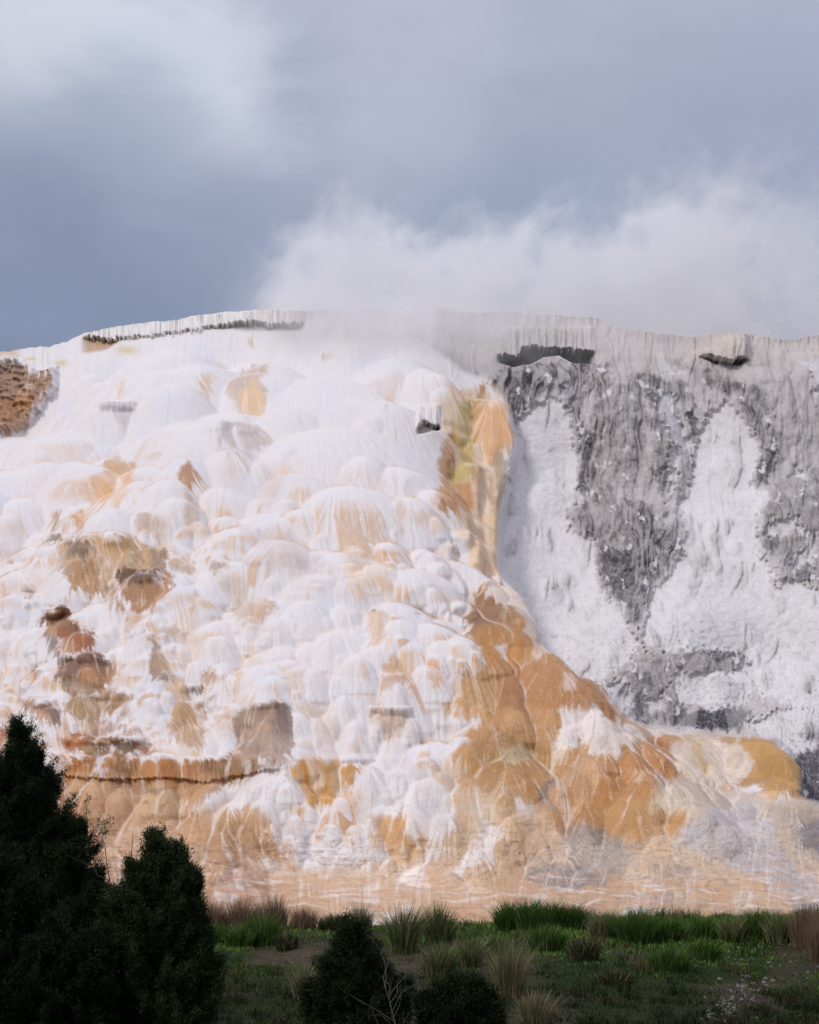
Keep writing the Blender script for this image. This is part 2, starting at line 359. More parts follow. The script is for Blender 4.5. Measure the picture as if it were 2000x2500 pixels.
# where the water on each spot came from: lets mineral edges trail downhill in strands
jj, ii = np.meshgrid(np.arange(NR, dtype=float), np.arange(len(cols), dtype=float), indexing='ij')
nst = np.clip(5+3.5*L2+3.5*L1, 0, 14); uu, vv = ii.copy(), jj.copy()
for k in range(14):
    g_ = (nst > k)*1.0; a_, b_ = samp(U, uu, vv), samp(V, uu, vv); uu -= g_*a_; vv -= g_*b_
pxs, pys = samp(px, uu, vv), samp(py, uu, vv); pys = pys+6
fr = 1-G*1.0; pxs = px+(pxs-px)*fr; pys = py+(pys-py)*fr
# ---- fine relief
wet = (1-G)
FLAT = sstep(2200, 2250, py)
L1 = L1*(1-.6*FLAT); L2 = L2*(1-.6*FLAT); L3 = L3*(1-.4*FLAT)
RJ = (RID*7.31) % 1.0
low = sstep(1850, 2050, py)
Yf = Yf - wet*(L1*.010+L2*.022)*(1-.5*low)*sstep(800, 900, py)
# dry cliff: flutes, crust edges, crumble
flx = px + fbm(px/90., py/160., 3)*50
fl = ridged(flx/26., py/260., 4, .55)
# ---------------------------------------------------------------- colour of the ground itself
def C(*a): return np.array(lin(*a))
col = np.empty((NR, len(cols), 3)); col[:] = C(231, 224, 222)
WHITE = C(234, 228, 226); ICE = C(219, 220, 228); CREAM = C(236, 224, 208); PINK = C(226, 206, 190)
TAN = C(222, 186, 148); ORANGE = C(196, 134, 76); RUST = C(160, 92, 46); BROWN = C(122, 88, 62); OCHRE = C(206, 152, 70); OLIVE = C(150, 124, 66); YEL = C(206, 190, 122)
GREYC = C(200, 195, 196); POW = C(231, 226, 225); BEI = C(206, 197, 188)
def lay(m, c):
    global col
    m = np.clip(m, 0, 1)[..., None]; col = col*(1-m)+np.asarray(c)*m
nA = fbm(px/90., py/120., 4); nB = fbm(px/25.+8, py/35., 4); nC = fbm(px/7., py/7., 3)
lay(sstep(0, .5, nA)*.6, ICE)
# cream lines in the hollows
lay(sstep(.3, 1.6, lap)*.30*wet, CREAM)
face = sstep(.12, .45, AGE)*sstep(1.25, .7, AGE)           # the hanging face of each mound, under its wet crown
st = sstep(-.6, 1.1, L2*.85+L1*.6)                       # filament pattern
# how much mineral colour shows through, by place
def blob(cx, cy, rx, ry): return np.exp(-((px-cx)/rx)**2-((py-cy)/ry)**2)
T = .30*sstep(1150, 1500, py) + .18*sstep(1500, 1700, py) + .45*sstep(1850, 1960, py)
T += .45*blob(60, 1620, 160, 190)+.30*blob(350, 1250, 200, 130)+.45*blob(660, 1340, 170, 140)+.25*blob(640, 1580, 130, 110)+.35*blob(900, 1380, 90, 130)+.35*blob(500, 1650, 160, 110)+.2*blob(1100, 1000, 150, 120)
T += .22*blob(980, 1650, 90, 200)+.3*blob(0, 1290, 40, 90)+.25*blob(690, 1180, 70, 100)
T -= .50*blob(800, 1600, 130, 170)+.35*blob(480, 1560, 60, 80)+.25*blob(760, 1030, 180, 160)+.45*blob(830, 1800, 110, 90)
ac = np.ones((NR, len(cols))); ncol = len(cols); ar = np.arange(ncol)
for r in range(NR-1):
    t_ = np.clip(ar+np.clip(U[r]/V[r], -3, 3), 0, ncol-1.001); i_ = t_.astype(int); f_ = t_-i_
    nx = np.bincount(i_, ac[r]*(1-f_), ncol)+np.bincount(i_+1, ac[r]*f_, ncol); ac[r+1] += nx*.985
ACC = np.log(blur(ac, 1)); ACC = (ACC-ACC.mean())/ACC.std()
T += .35*blob(1050, 1960, 160, 130)+.3*blob(850, 1900, 120, 60)+.12*blob(350, 1100, 330, 130)
T = np.clip(T*1.25+.05*sstep(950, 1150, py), 0, 1)
tanm = T*face*(.35+.9*(RID > .35))*st
tanm = np.clip(tanm*1.5, 0, 1)
lay(tanm*.85*wet, TAN); lay(tanm**2*sstep(.55, .95, RID+nB*.4)*.55*wet*T, ORANGE)
lay(sstep(1.0, .35, AGE)*sstep(.2, .8, AGE)*(RJ > .4)*.28*wet*(1-low), C(222, 214, 216))
HOL = sstep(.35, 1.7, lap)*(.25+.75*T)*sstep(1000, 1300, py)
lay(HOL*.65*wet, C(200, 156, 118)); lay(HOL*sstep(1.0, 2.6, lap)*.6*wet*sstep(1250, 1450, py), C(156, 116, 84))
# upper band under the rim is bare pale crust, on both sides
lay(sstep(640, 720, px)*sstep(880, 800, py+wy*2)*.45, C(208, 199, 197))
# patches of mineral and algae: polygon, colour, strength, edge softness, filament share
def patch(poly, c, a=1.0, soft=8, fil=.5, ww=1.0, lower_fade=0):
    s = sdf(poly, pxs+wx2*ww*.8, pys+wy2*ww*.8)
    m = sstep(-soft, soft, s + (L2*.45+L1*.3)*fil*soft*1.2 + (RID-.5)*min(16, soft*1.9))
    if lower_fade:
        ys = [p[1] for p in poly]; m = m*sstep(max(ys)+10, max(ys)-lower_fade, py)
    cc = np.asarray(c)**1.14*(.84+.26*RJ + .10*nC + .07*np.clip(L1, -2, 2)*fil+.06*np.clip(L2, -2, 2)*fil)[..., None]
    f = (sstep(.3, 2.0, L1*.7+L2*.6)*.5*fil)[..., None]; cc = cc*(1-f)+CREAM*f
    lay(m*a*(1-fil*.25*sstep(.2, 1.8, L1*.6+L2*.6)), cc)
# broad grounds of the lower apron
patch([(1560, 1900), (1960, 1940), (2100, 2000), (2100, 2160), (1600, 2140), (1480, 2060)], C(208, 184, 158), .9, 26, .6)
patch([(880, 1990), (1100, 1960), (1300, 2010), (1300, 2160), (900, 2150)], C(206, 164, 116), .75, 30, .8)
lay(sstep(2090, 2160, py+wy)*wet*.9, C(208, 170, 130))
patch([(120, 1880), (660, 1890), (480, 1960), (600, 2040), (640, 2130), (760, 2170), (900, 2230), (900, 2330), (100, 2330)], C(200, 160, 118), .9, 30, .6)
patch([(240, 2110), (560, 2120), (760, 2180), (740, 2260), (240, 2290)], C(178, 138, 112), .7, 24, .7)
patch([(-50, 1900), (250, 1900), (250, 2300), (-50, 2300)], C(176, 128, 88), .8, 30, .6)
patch([(640, 2150), (1100, 2130), (1300, 2180), (1400, 2330), (600, 2330)], C(224, 190, 156), .75, 26, .6)
patch([(1060, 2000), (1380, 1960), (1620, 2010), (1650, 2130), (1900, 2180), (1960, 2260), (1500, 2290), (1200, 2200), (1080, 2110)], C(212, 180, 146), .9, 26, .8)
patch([(560, 1960), (700, 1990), (760, 2060), (720, 2100), (560, 2080), (470, 2040)], C(206, 162, 112), .7, 18, .9)
patch([(480, 1980), (590, 1930), (660, 1960), (690, 2050), (720, 2110), (560, 2110), (470, 2060)], C(205, 160, 110), .8, 14, .9)
patch([(520, 2010), (620, 1990), (680, 2060), (660, 2100), (560, 2090)], C(160, 126, 94), .45, 14, .9)
patch([(905, 1990), (980, 1965), (1040, 2000), (1040, 2050), (960, 2080), (900, 2040)], C(214, 166, 108), .85, 12, .9)
patch([(960, 2080), (1030, 2060), (1030, 2110), (960, 2130)], C(222, 180, 124), .7, 14, .6)
patch([(1040, 1860), (1150, 1850), (1260, 1960), (1330, 2020), (1200, 2040), (1100, 1980)], C(216, 182, 144), .7, 18, .9)
patch([(1100, 1850), (1180, 1840), (1300, 1900), (1300, 1960), (1200, 1950)], C(196, 156, 96), .6, 14, .9)
# the orange mass on the right
patch([(1130, 1560), (1150, 1470), (1200, 1440), (1262, 1480), (1296, 1540), (1320, 1605), (1380, 1650), (1452, 1680), (1500, 1745), (1560, 1783), (1900, 1793), (1945, 1850), (1955, 1950), (1850, 1930), (1700, 1960), (1640, 2030), (1480, 2050),
       (1380, 2030), (1300, 1960), (1200, 1900), (1100, 1850), (1160, 1760), (1080, 1730), (1100, 1650), (1170, 1640), (1140, 1610)], C(202, 154, 96), .95, 10, .5)
patch([(1200, 1650), (1300, 1620), (1380, 1655), (1450, 1685), (1500, 1750), (1380, 1740), (1210, 1740)], C(186, 134, 88), .8, 12, .4)
patch([(1100, 1660), (1200, 1655), (1195, 1760), (1085, 1740)], C(216, 176, 126), .7, 12, .6)
patch([(1130, 1540), (1150, 1480), (1185, 1460), (1230, 1480), (1225, 1530), (1180, 1570), (1140, 1570)], C(160, 122, 92), .9, 10, .5)
patch([(1160, 1560), (1210, 1530), (1290, 1560), (1290, 1610), (1230, 1640), (1150, 1640)], C(196, 142, 72), .8, 10, .5)
patch([(1235, 1450), (1270, 1480), (1290, 1520), (1262, 1530), (1235, 1490)], C(140, 104, 56), .7, 8, .4)
patch([(1195, 1590), (1215, 1585), (1212, 1625), (1198, 1620)], WHITE, .7, 6, .5)
patch([(1190, 1440), (1250, 1452), (1296, 1545), (1320, 1600), (1300, 1625), (1262, 1560), (1235, 1505), (1180, 1475)], C(236, 224, 214), .75, 6, .5)
patch([(1345, 1655), (1366, 1655), (1366, 1700), (1345, 1690)], PINK, .8, 7, .4)
patch([(1130, 1850), (1190, 1790), (1300, 1800), (1370, 1850), (1310, 1890), (1200, 1880)], C(178, 136, 78), .75, 12, .8)
patch([(1100, 1900), (1180, 1840), (1280, 1850), (1300, 1930), (1250, 1950), (1180, 1930)], C(184, 140, 88), .7, 12, .9)
patch([(1210, 1830), (1270, 1815), (1300, 1835), (1280, 1870), (1230, 1870)], C(212, 194, 158), .7, 12, .7)
patch([(1345, 1740), (1430, 1735), (1458, 1770), (1430, 1800), (1380, 1820), (1350, 1800)], C(234, 226, 222), .9, 9, .5)
patch([(1430, 1780), (1500, 1765), (1560, 1795), (1530, 1820), (1450, 1850), (1420, 1820)], C(230, 220, 212), .85, 9, .5)
patch([(1345, 1815), (1375, 1810), (1375, 1860), (1350, 1860)], C(232, 222, 208), .6, 9, .7)
patch([(1560, 1800), (1640, 1795), (1650, 1860), (1600, 1920), (1500, 1960), (1400, 2000), (1400, 1950), (1480, 1860)], C(188, 134, 76), .8, 12, .8)
patch([(1590, 1805), (1615, 1800), (1620, 1880), (1590, 1890)], C(172, 108, 62), .8, 6, .7)
patch([(1622, 1805), (1700, 1795), (1800, 1810), (1850, 1870), (1800, 1930), (1700, 1920), (1640, 1890), (1618, 1850)], C(226, 210, 194), .9, 9, .8)
patch([(1660, 1800), (1690, 1800), (1740, 1900), (1710, 1900)], C(206, 176, 112), .6, 6, .8)
patch([(1810, 1795), (1900, 1800), (1938, 1850), (1945, 1950), (1880, 1930), (1830, 1850)], C(204, 158, 92), .9, 8, .3)
patch([(1560, 1890), (1700, 1900), (1850, 1940), (1960, 1990), (1900, 2020), (1700, 1990), (1600, 1960)], C(210, 194, 180), .85, 14, .7)
patch([(1570, 1920), (1660, 1925), (1665, 1980), (1580, 1980)], C(228, 212, 184), .7, 12, .7)
patch([(1300, 1900), (1340, 1890), (1345, 1950), (1300, 1955)], C(152, 136, 128), .75, 8, .5)
patch([(1130, 1960), (1200, 1950), (1230, 2030), (1160, 2040)], C(224, 208, 188), .5, 12, .9)
# grey dry lobes in the apron
patch([(1270, 2120), (1340, 2100), (1440, 2110), (1480, 2140), (1440, 2170), (1480, 2190), (1420, 2190), (1320, 2160)], C(140, 134, 136), .85, 10, .9, 1.6)
patch([(1370, 2030), (1450, 2010), (1540, 2060), (1550, 2100), (1480, 2130), (1420, 2110), (1390, 2070)], C(164, 154, 150), .75, 12, 1.0, 1.6)
patch([(1290, 2085), (1345, 2090), (1340, 2110), (1290, 2110)], C(150, 140, 132), .7, 8, .8)
patch([(1580, 2100), (1690, 2110), (1690, 2150), (1600, 2160)], C(176, 158, 146), .6, 14, 1.0)
patch([(1520, 2170), (1650, 2170), (1700, 2230), (1540, 2240)], C(196, 180, 170), .6, 14, 1.0)
patch([(1660, 2010), (1720, 1970), (1840, 1960), (1900, 2000), (1920, 2070), (1960, 2120), (2100, 2160), (2200, 2330), (1960, 2260), (1860, 2150), (1780, 2120), (1720, 2080), (1660, 2050)], C(200, 192, 190), .92, 9, .6)
patch([(1900, 1960), (2000, 1960), (2150, 2000), (2150, 2100), (2000, 2090), (1930, 2050)], C(184, 168, 154), .85, 14, .8)
patch([(1940, 2010), (2000, 1990), (2160, 2010), (2160, 2110), (1990, 2110), (1940, 2070)], C(134, 128, 130), .9, 12, .9, 1.6)
# the yellow and orange column
patch([(1068, 1000), (1100, 950), (1170, 925), (1200, 940), (1238, 1010), (1236, 1110), (1210, 1160), (1220, 1240), (1212, 1420), (1150, 1400), (1110, 1320), (1040, 1270), (1060, 1200), (1080, 1120)], C(230, 202, 172), .9, 14, .8)
patch([(1075, 1090), (1110, 1060), (1110, 1200), (1080, 1260), (1045, 1260), (1065, 1180)], C(204, 156, 104), .8, 10, .7)
patch([(1105, 990), (1160, 970), (1165, 1080), (1155, 1160), (1130, 1200), (1080, 1230), (1100, 1170), (1115, 1100)], C(204, 182, 106), .85, 10, .6)
patch([(1160, 930), (1190, 930), (1180, 1040), (1160, 1080), (1150, 1190), (1140, 1170), (1150, 1060)], C(186, 146, 96), .7, 6, .6)
patch([(1190, 1010), (1220, 1010), (1238, 1060), (1236, 1110), (1200, 1120), (1180, 1080)], C(220, 172, 122), .85, 10, .7)
patch([(1050, 1270), (1090, 1220), (1145, 1200), (1150, 1250), (1100, 1300), (1065, 1300)], C(196, 144, 90), .9, 10, .6)
patch([(1172, 925), (1190, 930), (1186, 965), (1174, 960)], C(206, 132, 76), .9, 4, .3)
patch([(1110, 955), (1130, 955), (1130, 970), (1112, 968)], C(214, 158, 108), .8, 5, .3)
patch([(1195, 1130), (1225, 1110), (1240, 1150), (1222, 1240), (1205, 1300), (1195, 1230)], C(170, 140, 98), .6, 8, .9, 1.6)
patch([(1110, 1290), (1210, 1250), (1205, 1410), (1150, 1400), (1115, 1330)], C(226, 196, 160), .8, 12, .6)
patch([(1085, 1180), (1100, 1120), (1108, 1125), (1095, 1200)], C(150, 100, 60), .6, 5, .4)
# left rock
LR = [(-300, 878), (20, 880), (75, 890), (95, 905), (140, 903), (140, 945), (112, 968), (92, 1000), (75, 1030), (40, 1052), (-300, 1055)]
patch(LR, C(190, 156, 130), 1, 6, .5)
patch([(-300, 880), (70, 886), (78, 900), (40, 915), (10, 930), (-300, 940)], C(160, 142, 132), .8, 7, .4, 1.5)
patch([(-300, 980), (30, 970), (80, 950), (85, 1000), (60, 1010), (30, 1050), (-300, 1055)], C(180, 128, 82), .7, 9, .7, 1.5)
# tan and brown patches of the main veil
for (poly, c, a, s, f) in [
 ([(575, 920), (600, 900), (655, 890), (660, 920), (640, 960), (655, 985), (640, 1030), (612, 1040), (590, 1000), (573, 950)], C(206, 184, 168), .95, 8, .7),
 ([(600, 975), (640, 955), (645, 1000), (636, 1035), (612, 1040)], C(234, 200, 158), .9, 10, .6),
 ([(590, 1010), (620, 1045), (640, 1100), (600, 1110), (580, 1060)], C(220, 200, 188), .6, 12, .6),
 ([(485, 930), (512, 912), (527, 935), (518, 965), (505, 1000), (490, 975)], C(214, 192, 166), .85, 7, .8),
 ([(308, 948), (326, 950), (328, 985), (314, 990)], C(226, 202, 170), .9, 5, .5),
 ([(272, 1014), (358, 1014), (352, 1040), (275, 1040)], C(208, 200, 202), .85, 5, .5),
 ([(300, 1040), (350, 1040), (335, 1096), (316, 1090)], C(214, 200, 198), .7, 9, .7),
 ([(628, 1068), (592, 1090), (560, 1120), (552, 1095), (562, 1060)], C(170, 158, 154), .75, 6, .9),
 ([(595, 1064), (640, 1066), (690, 1115), (645, 1150), (615, 1165), (600, 1120)], C(202, 184, 172), .75, 8, 1.),
 ([(560, 1090), (600, 1085), (600, 1150), (575, 1140)], C(184, 168, 158), .7, 8, .9),
 ([(520, 900), (545, 880), (550, 900), (535, 920)], C(230, 216, 184), .4, 8, .5),
 ([(770, 855), (800, 850), (818, 862), (812, 880), (790, 880)], C(214, 200, 172), .85, 6, .5),
 ([(555, 828), (568, 826), (570, 840), (558, 842)], C(204, 194, 136), .8, 4, .3), ([(600, 805), (610, 798), (620, 830), (602, 832)], C(196, 186, 124), .7, 5, .4),
 ([(745, 1160), (720, 1170), (650, 1180), (640, 1250), (700, 1270), (730, 1220)], C(228, 208, 194), .5, 14, .8),
 ([(910, 950), (975, 925), (980, 950), (950, 1015), (930, 985)], C(220, 200, 190), .7, 12, .6), ([(935, 975), (958, 970), (948, 1010)], C(224, 190, 166), .6, 7, .5),
 ([(295, 1150), (318, 1135), (325, 1160), (280, 1220), (262, 1240), (260, 1220)], C(206, 168, 130), .85, 6, 1.),
 ([(290, 1175), (310, 1165), (350, 1160), (380, 1185), (375, 1200), (330, 1270), (305, 1275), (275, 1260)], C(222, 178, 128), .95, 8, .7),
 ([(335, 1200), (360, 1190), (350, 1230), (335, 1245)], WHITE, .8, 7, .4),
 ([(478, 1190), (494, 1165), (512, 1190), (510, 1225), (490, 1240), (476, 1225)], C(200, 148, 104), .95, 6, .6),
 ([(480, 1240), (505, 1235), (520, 1330), (505, 1350), (488, 1320)], C(216, 184, 154), .75, 9, .9),
 ([(232, 1272), (262, 1285), (278, 1310), (262, 1345), (248, 1335), (240, 1305)], C(212, 164, 112), .95, 6, .7),
 ([(185, 1275), (205, 1282), (215, 1300), (200, 1330), (190, 1330)], C(190, 156, 122), .9, 5, 1.),
 ([(210, 1320), (225, 1315), (222, 1338), (208, 1336)], C(200, 168, 130), .7, 5, .8),
 ([(335, 1240), (375, 1205), (360, 1260), (345, 1310), (330, 1300)], C(224, 192, 156), .7, 8, .9),
 ([(380, 1300), (420, 1290), (450, 1310), (448, 1375), (430, 1380), (380, 1350)], C(212, 184, 158), .7, 10, .9),
 ([(0, 1250), (25, 1260), (30, 1300), (12, 1350), (0, 1360), (-100, 1360), (-100, 1250)], C(216, 186, 156), .8, 9, .8),
 ([(205, 1365), (230, 1345), (290, 1350), (368, 1352), (405, 1375), (440, 1378), (455, 1400), (440, 1425), (350, 1428), (320, 1470), (230, 1470), (225, 1430), (210, 1410)], C(206, 172, 132), .95, 7, .9),
 ([(170, 1339), (213, 1341), (213, 1358), (180, 1362)], C(170, 142, 120), .9, 4, .6), ([(225, 1346), (275, 1350), (275, 1375), (230, 1368)], C(156, 126, 104), .85, 4, .6),
 ([(240, 1366), (292, 1364), (282, 1392), (260, 1412), (240, 1390)], C(122, 102, 90), .8, 5, .7), ([(295, 1354), (366, 1354), (372, 1390), (310, 1385)], C(190, 150, 102), .8, 6, .7),
 ([(400, 1378), (445, 1380), (440, 1425), (415, 1400)], C(150, 128, 108), .75, 6, .8), ([(225, 1420), (290, 1412), (300, 1440), (270, 1472), (225, 1465)], C(186, 140, 94), .85, 7, .7),
 ([(200, 1370), (240, 1390), (240, 1430), (205, 1420)], C(180, 156, 140), .7, 8, .9),
 ([(342, 1425), (440, 1426), (466, 1455), (460, 1475), (420, 1515), (398, 1535), (350, 1490), (342, 1450)], C(188, 142, 100), .97, 5, .6),
 ([(342, 1423), (432, 1424), (425, 1450), (380, 1465), (345, 1450)], C(122, 92, 70), .85, 5, .5), ([(420, 1435), (438, 1432), (436, 1475), (420, 1470)], C(226, 214, 206), .85, 5, .4),
 ([(290, 1470), (342, 1455), (345, 1500), (360, 1535), (325, 1500)], C(190, 146, 106), .9, 6, .8), ([(350, 1530), (400, 1535), (395, 1560), (360, 1550)], C(216, 184, 154), .7, 8, .7),
 ([(455, 1410), (520, 1412), (500, 1440), (460, 1430)], C(206, 178, 144), .8, 5, .8), ([(558, 1418), (590, 1420), (575, 1440), (556, 1432)], C(206, 180, 160), .8, 4, .6),
 ([(156, 1518), (175, 1513), (220, 1514), (232, 1530), (255, 1560), (290, 1575), (292, 1605), (255, 1620), (215, 1590), (165, 1550)], C(168, 108, 60), .97, 5, .6),
 ([(156, 1516), (215, 1514), (240, 1545), (255, 1565), (220, 1556), (160, 1540)], C(104, 68, 34), .85, 6, .6),
 ([(165, 1550), (200, 1575), (235, 1620), (215, 1640), (190, 1600)], C(120, 98, 82), .8, 6, .7),
 ([(205, 1625), (250, 1616), (300, 1618), (330, 1632), (332, 1682), (290, 1690), (200, 1662)], C(150, 112, 88), .95, 5, .7), ([(260, 1650), (310, 1645), (308, 1690), (265, 1680)], C(200, 150, 106), .75, 8, .6),
 ([(210, 1660), (250, 1665), (300, 1695), (280, 1705), (225, 1695)], C(142, 112, 72), .8, 6, .8), ([(225, 1702), (352, 1702), (345, 1740), (300, 1752), (250, 1765), (222, 1735)], C(166, 130, 84), .9, 6, .8),
 ([(350, 1710), (378, 1705), (365, 1770), (345, 1760)], C(186, 154, 130), .7, 6, .8), ([(260, 1775), (340, 1762), (380, 1790), (370, 1802), (262, 1800)], C(186, 146, 120), .8, 8, .7),
 ([(402, 1562), (425, 1575), (440, 1620), (455, 1660), (445, 1685), (418, 1680), (408, 1650), (418, 1600)], C(168, 142, 118), .9, 6, .7),
 ([(508, 1690), (525, 1650), (545, 1640), (572, 1650), (572, 1682), (515, 1684)], C(196, 152, 104), .75, 7, 1.0), ([(480, 1686), (528, 1686), (520, 1700), (490, 1698)], C(150, 126, 108), .85, 4, .5),
 ([(462, 1720), (528, 1718), (530, 1765), (520, 1825), (450, 1800)], C(196, 158, 114), .9, 8, 1.), ([(600, 1755), (640, 1730), (715, 1730), (735, 1765), (730, 1820), (690, 1860), (590, 1850)], C(178, 148, 124), .95, 8, .9),
 ([(690, 1733), (722, 1732), (735, 1775), (728, 1815), (695, 1790)], C(134, 112, 104), .75, 8, .7), ([(912, 1740), (998, 1740), (985, 1795), (940, 1820), (920, 1790)], C(220, 196, 174), .9, 8, .8),
 ([(740, 1730), (820, 1730), (850, 1800), (820, 1840), (780, 1790)], C(228, 204, 184), .6, 16, .9), ([(908, 1505), (930, 1508), (948, 1560), (955, 1590), (930, 1600), (905, 1560)], C(224, 194, 164), .8, 7, .6),
 ([(906, 1508), (925, 1508), (930, 1525), (912, 1525)], C(196, 152, 108), .8, 4, .5), ([(930, 1640), (965, 1620), (990, 1650), (985, 1670), (938, 1665)], C(216, 178, 136), .85, 6, .8), ([(936, 1666), (986, 1666), (968, 1700), (938, 1695)], C(206, 176, 156), .85, 7, .5),
 ([(1040, 1620), (1060, 1640), (1068, 1685), (1050, 1690)], C(222, 170, 116), .7, 6, .6), ([(970, 1260), (1000, 1255), (985, 1345), (975, 1345)], C(216, 186, 154), .6, 8, .7), ([(1000, 1290), (1040, 1275), (1080, 1300), (1060, 1340), (1010, 1330)], C(226, 202, 180), .6, 10, .7),
 ([(855, 1370), (870, 1375), (880, 1410), (925, 1390), (950, 1430), (930, 1480), (870, 1470), (850, 1430)], C(232, 208, 180), .55, 14, .9), ([(640, 1330), (720, 1330), (780, 1380), (820, 1420), (760, 1460), (690, 1450), (650, 1400)], C(216, 200, 190), .55, 16, 1.),
 ([(640, 1510), (690, 1500), (700, 1520), (680, 1540), (650, 1545)], C(218, 182, 140), .7, 8, 1.), ([(560, 1460), (620, 1440), (660, 1490), (640, 1560), (600, 1520)], C(214, 192, 166), .5, 14, 1.),
 ([(430, 1590), (450, 1560), (520, 1490), (520, 1560), (505, 1590)], C(226, 200, 174), .5, 14, 1.), ([(0, 1430), (30, 1440), (20, 1500), (0, 1530), (-100, 1530), (-100, 1430)], C(204, 172, 146), .75, 8, .8),
 ([(115, 1458), (160, 1460), (155, 1490), (120, 1480)], C(184, 158, 138), .75, 5, .7), ([(0, 1740), (20, 1745), (14, 1770), (-100, 1770), (-100, 1740)], C(130, 100, 80), .8, 5, .6),
 ([(110, 1722), (200, 1725), (205, 1760), (190, 1775), (150, 1755)], C(178, 136, 104), .8, 5, .7), ([(175, 1735), (200, 1735), (208, 1775), (190, 1770)], C(100, 86, 80), .7, 5, .5),
 ([(200, 1800), (270, 1798), (340, 1805), (400, 1815), (425, 1845), (250, 1848), (215, 1830)], C(158, 112, 78), .92, 6, .7), ([(208, 1795), (262, 1795), (255, 1830), (225, 1830)], C(190, 122, 72), .8, 7, .6), ([(260, 1815), (360, 1815), (370, 1845), (250, 1845)], C(124, 104, 80), .8, 7, .8),
 ([(-100, 1775), (45, 1780), (75, 1830), (40, 1850), (-100, 1860)], C(180, 124, 78), .85, 8, .7), ([(75, 1795), (145, 1800), (150, 1840), (110, 1820)], C(176, 140, 104), .7, 6, .6),
 ([(340, 1800), (380, 1805), (400, 1830), (350, 1815)], WHITE, .7, 4, .3),
 # shelf wall
 ([(130, 1850), (645, 1852), (655, 1880), (610, 1905), (560, 1915), (470, 1915), (300, 1910), (140, 1900)], C(184, 132, 76), .95, 5, .6),
 ([(175, 1853), (290, 1853), (285, 1890), (180, 1895)], C(182, 124, 68), .7, 7, .5), ([(290, 1860), (350, 1855), (355, 1900), (290, 1905)], C(140, 100, 54), .7, 8, .6), ([(380, 1858), (500, 1853), (490, 1890), (390, 1890)], C(192, 128, 60), .7, 8, .6), ([(500, 1855), (640, 1856), (600, 1895), (510, 1905)], C(140, 108, 60), .75, 8, .9),
 ([(262, 1850), (284, 1850), (284, 1885), (264, 1888)], C(224, 216, 220), .85, 4, .4), ([(606, 1858), (622, 1858), (616, 1905), (608, 1900)], C(230, 222, 214), .7, 4, .4), ([(158, 1855), (180, 1852), (176, 1890), (160, 1885)], C(220, 206, 196), .8, 4, .5),
 ([(135, 1852), (165, 1850), (160, 1895), (138, 1890)], C(128, 80, 44), .8, 5, .5), ([(170, 1890), (290, 1890), (270, 1940), (200, 1935)], C(206, 168, 122), .6, 12, .8), ([(345, 1925), (400, 1900), (455, 1960), (450, 1990), (360, 1980)], C(214, 178, 140), .75, 10, .5),
 ([(425, 1895), (540, 1890), (560, 1930), (500, 1970), (460, 1980)], C(204, 156, 108), .7, 10, .7), ([(180, 1960), (330, 1950), (330, 2010), (220, 2040)], C(176, 132, 96), .5, 16, .8),
 ([(640, 1858), (885, 1862), (880, 1880), (640, 1876)], C(196, 150, 96), .7, 6, 1.), ([(715, 1870), (745, 1858), (885, 1862), (868, 1900), (850, 1930), (790, 1965), (740, 1940)], C(214, 168, 98), .85, 9, 1.), ([(735, 1862), (810, 1865), (800, 1950), (770, 1950)], C(206, 148, 62), .75, 8, 1.), ([(845, 1860), (885, 1862), (870, 1905), (850, 1900)], C(206, 152, 80), .7, 6, .8)]:
    patch(poly, c, a, s, f)
RV = (sstep(1.25, 2.3, ACC+.35*L1)+.35*sstep(.2, 1.3, ACC+.5*L1))*sstep(1150, 1400, py)*sstep(2260, 2180, py)*wet
lay(RV*.45*sstep(-.5, .25, nB+nA)*(1-.35*sstep(1100, 1200, px)*sstep(1420, 1480, py)), C(238, 228, 222))
lay(sstep(-.1, .4, fbm(px/130.+21, py/60.+5, 3))*sstep(1250, 1450, py)*sstep(900, 700, px)*face*wet*.35, C(206, 164, 126))
# clean streams running down through the apron
for (poly, a) in [([(640, 1875), (720, 1862), (730, 1930), (690, 1950), (700, 2000), (780, 2060), (800, 2110), (740, 2105), (680, 2040), (655, 1960)], .9), ([(880, 1862), (1010, 1862), (1060, 1900), (1110, 1970), (1090, 2040), (1060, 2100), (1000, 2130), (1060, 2060), (990, 2000), (900, 1960)], .85),
                  ([(885, 1950), (905, 1990), (910, 2060), (960, 2100), (900, 2110), (880, 2060)], .9), ([(560, 1950), (640, 1895), (650, 1960), (590, 1960)], .7), ([(500, 1965), (560, 1935), (640, 1930), (640, 1960), (560, 1970)], .7), ([(1180, 1990), (1220, 2020), (1190, 2080), (1150, 2120), (1100, 2120), (1160, 2070)], .8),
                  ([(1240, 2130), (1270, 2150), (1380, 2215), (1350, 2240), (1290, 2190), (1235, 2150)], .85), ([(950, 2130), (1040, 2120), (1060, 2200), (1010, 2180), (960, 2150)], .6), ([(880, 2215), (960, 2225), (990, 2262), (880, 2262)], .8), ([(560, 2110), (590, 2130), (640, 2190), (610, 2180)], .5), ([(700, 2120), (760, 2150), (860, 2180), (900, 2200), (800, 2180)], .6),
                  ([(130, 1900), (100, 1850), (150, 1850), (165, 1880)], .7), ([(80, 1850), (130, 1870), (150, 1930), (110, 1900)], .9)]:
    patch(poly, WHITE, a, 12, 1.0)
lay(sstep(1.1, 2.2, L3+L2*.3)*.45*sstep(1900, 2000, py)*wet*sstep(2000, 1700, px), WHITE)
lay(sstep(.9, 2.2, -L3+nA)*.35*sstep(1870, 1950, py)*wet, C(190, 150, 112))
NW = perlin(px/30.+3, py/22.)*1.2
